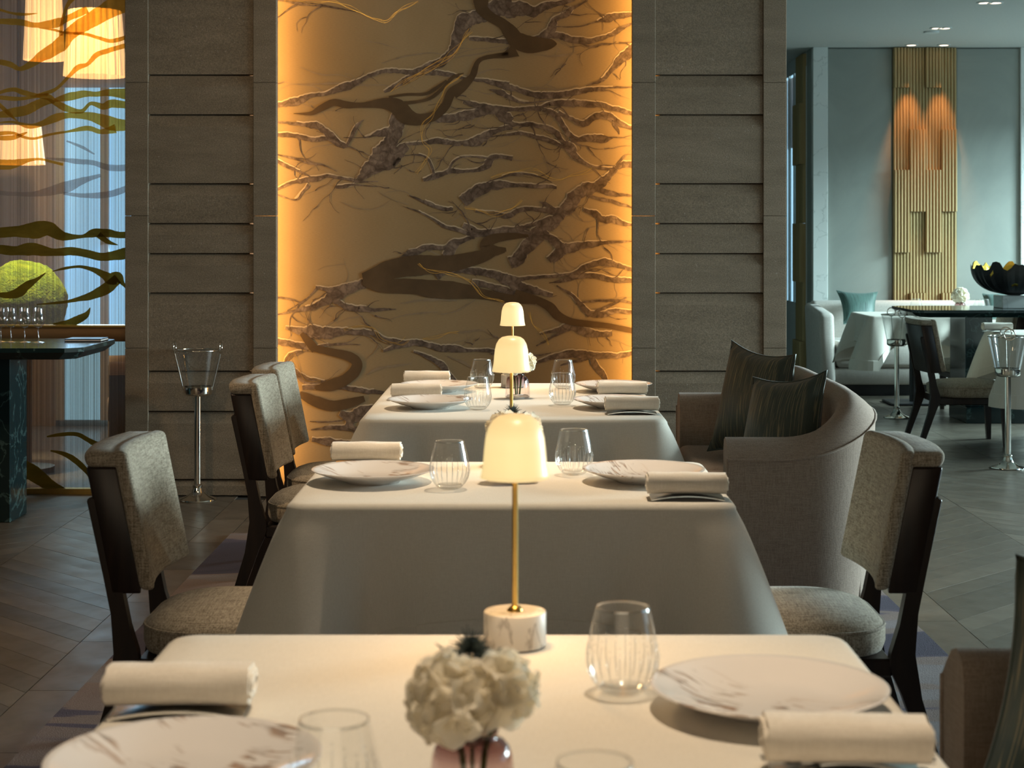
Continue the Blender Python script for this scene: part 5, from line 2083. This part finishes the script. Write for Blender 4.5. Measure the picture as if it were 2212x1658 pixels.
for x in (bx0 + 0.06, bx0 + 1.6):
    bm = bmesh.new()
    add_prism(bm, [(x - 0.03, 0.10), (x + 0.05, 0.10), (x + 0.02, 0), (x - 0.02, 0)], 'y', -0.40, -0.35)
    mesh_obj('leg', bm, M['wood'], bq)
make_pillow([W(1822, 700, 14.55), W(1893, 704, 14.62), W(1896, 630, 14.85), W(1807, 627, 14.78)], 0.14, M['cushion_teal'], 'teal striped cushion at the left end of the banquette')
make_pillow([W(2124, 690, 14.55), W(2200, 692, 14.6), W(2196, 632, 14.85), W(2122, 634, 14.8)], 0.14, M['cushion_teal'], 'teal striped cushion on the banquette behind the black bowl')

# far cloth tables
FT = 0.74
make_table((3.26, 13.72, 0), 0.44, 0.38, FT - 0.0025, 'far room table hidden under the white cloth by the banquette')
cl = make_cloth((3.26, 13.72, 0), 0.45, 0.385, FT, 0.19, 'white tablecloth with pointed hanging corners in front of the banquette', 12, 0.22, 0.13, 0.02, cusp=True)
make_table((3.62, 10.98, 0), 0.44, 0.38, FT - 0.0025, 'far room table under the white cloth at the right edge of the photo')
make_cloth((3.62, 10.98, 0), 0.45, 0.385, FT, 0.19, 'white tablecloth with pointed corners at the right edge of the photo', 15, 0.24, 0.14, 0.02, cusp=True)
dup(tum0, (W(1979, 668, 13.75).x, 13.75, FT), 0.1, 'tumbler on the far cloth table nearest the teal cushion')
dup(tum0, (W(2112, 668, 13.65).x, 13.60, FT), 0.5, 'tumbler on the far cloth table right of the white flowers, left of the pair')
dup(tum0, (W(2131, 668, 13.65).x, 13.72, FT), 0.8, 'tumbler on the far cloth table right of the white flowers, right of the pair')
vx = W(2074, 668, 13.8).x
make_vase((vx, 13.8, FT), 'small amber glass bud vase on the far cloth table', 'smoky glass bud vases')
make_bloom((vx, 13.8, FT + 0.145), 0.058, (vx, 13.8, FT + 0.0125), 'white hydrangea in the vase on the far cloth table', 'cream hydrangeas', 77, 34)
dup(plate0, (3.36, 13.9, FT), 1.0, 'white plate on the far cloth table left of the flowers')
nx = W(2152, 712, 11.1).x
dup(tray0, (nx, 11.08, FT), 0.0, 'silver rest under the napkin on the right edge cloth table')
dup(nap0, (nx, 11.08, FT + 0.0115), 0.0, 'rolled napkin on the cloth table at the right edge of the photo')

# far marble table with bowl
RZ = 0.84
make_service_table((3.72, 12.5, 0), 0.84, 0.40, RZ, 'dark green marble service table in the far room carrying the black bowl',
                   [(-0.42, -0.22, -0.22, 0.22, 0.12, RZ - 0.055), (0.2, 0.42, -0.22, 0.22, 0.12, RZ - 0.055), (-0.42, 0.55, -0.25, 0.25, 0, 0.12)])
bx = W(2190, 640, 12.5).x
bs = box_obj('marble_block', -0.15, 0.15, -0.12, 0.12, 0, 0.095, M['marble_pil'], None, 0.004, 1)
bs.location = (bx + 0.03, 12.5, RZ)
tag(bs, 'pale marble block under the black bowl', 'stand')
bowl = empty('sculpted_bowl', (bx, 12.5, RZ + 0.095), 'black jagged bowl with gilded inside on a marble block', 'bowl')


def bowl_mesh(off, holes, seed=4):
    n, k = 72, 12
    V, Fc = [], []
    rng = random.Random(seed)
    for j in range(k + 1):
        t = j / k
        for i in range(n):
            a = 2 * pi * i / n
            jag = 0.035 * noise.noise((cos(a) * 5, sin(a) * 5, 1.5)) + 0.028 * (1 if (i // 3) % 2 else -1) * (0.5 + 0.5 * noise.noise((i * 0.7, 0, 0)))
            r = (0.09 + 0.225 * sin(t * pi / 2) ** 0.75) - off
            if j == 0:
                r = 0.05
            z = 0.015 + (0.205 + jag) * t ** 1.5 + off * (1 - t)
            V.append((r * cos(a), r * sin(a), z if j else 0.002 + off))
    for j in range(k):
        for i in range(n):
            if holes and 2 < j < k - 1 and rng.random() < 0.035:
                continue
            a, b = j * n + i, j * n + (i + 1) % n
            Fc.append((a, b, b + n, a + n))
    Fc.append(tuple(range(n)))
    return V, Fc


V, Fc = bowl_mesh(0.0, True)
data_obj('shell', V, Fc, M['bowl_black'], bowl)
V, Fc = bowl_mesh(0.008, False)
data_obj('gilded_lining', V, Fc, M['bowl_gold'], bowl)

# ceiling downlights and the vent
lens = emit_mat('downlight_lens', (1.0, 0.72, 0.5), 6.0)


def downlight(px, py, label, group):
    d = (CEIL - CZ) * F / (VY - py)
    x = (px - VX) * d / F
    t = empty('downlight', (x, d, CEIL), label, 'ceiling light', group)
    lathe_obj('ring', [(0.042, 0), (0.060, 0), (0.060, -0.006), (0.044, -0.008), (0.042, -0.002)], M['white_frame'], t, 24, cap=False)
    lathe_obj('lens', [(0, -0.001), (0.040, -0.001), (0.038, -0.005), (0, -0.006)], lens, t, 20)


downlight(1969, 96.5, 'ceiling downlight above the left of the fluted panel', 'far room downlights')
downlight(2039, 96.5, 'ceiling downlight above the right of the fluted panel', 'far room downlights')
downlight(2024, 60, 'left lamp of the middle pair of ceiling downlights', 'far room downlights')
downlight(2041, 60, 'right lamp of the middle pair of ceiling downlights', 'far room downlights')
downlight(2127, 5, 'left lamp of the ceiling downlights at the top edge', 'far room downlights')
downlight(2150, 5, 'right lamp of the ceiling downlights at the top edge', 'far room downlights')
d = (CEIL - CZ) * F / (VY - 68)
sd = lathe_obj('smoke_detector', [(0, 0), (0.065, 0), (0.062, -0.012), (0.03, -0.018), (0, -0.018)], M['white_frame'], None, 24, ((2012 - VX) * d / F, d, CEIL))
tag(sd, 'round smoke detector on the ceiling of the far room', 'smoke detector')
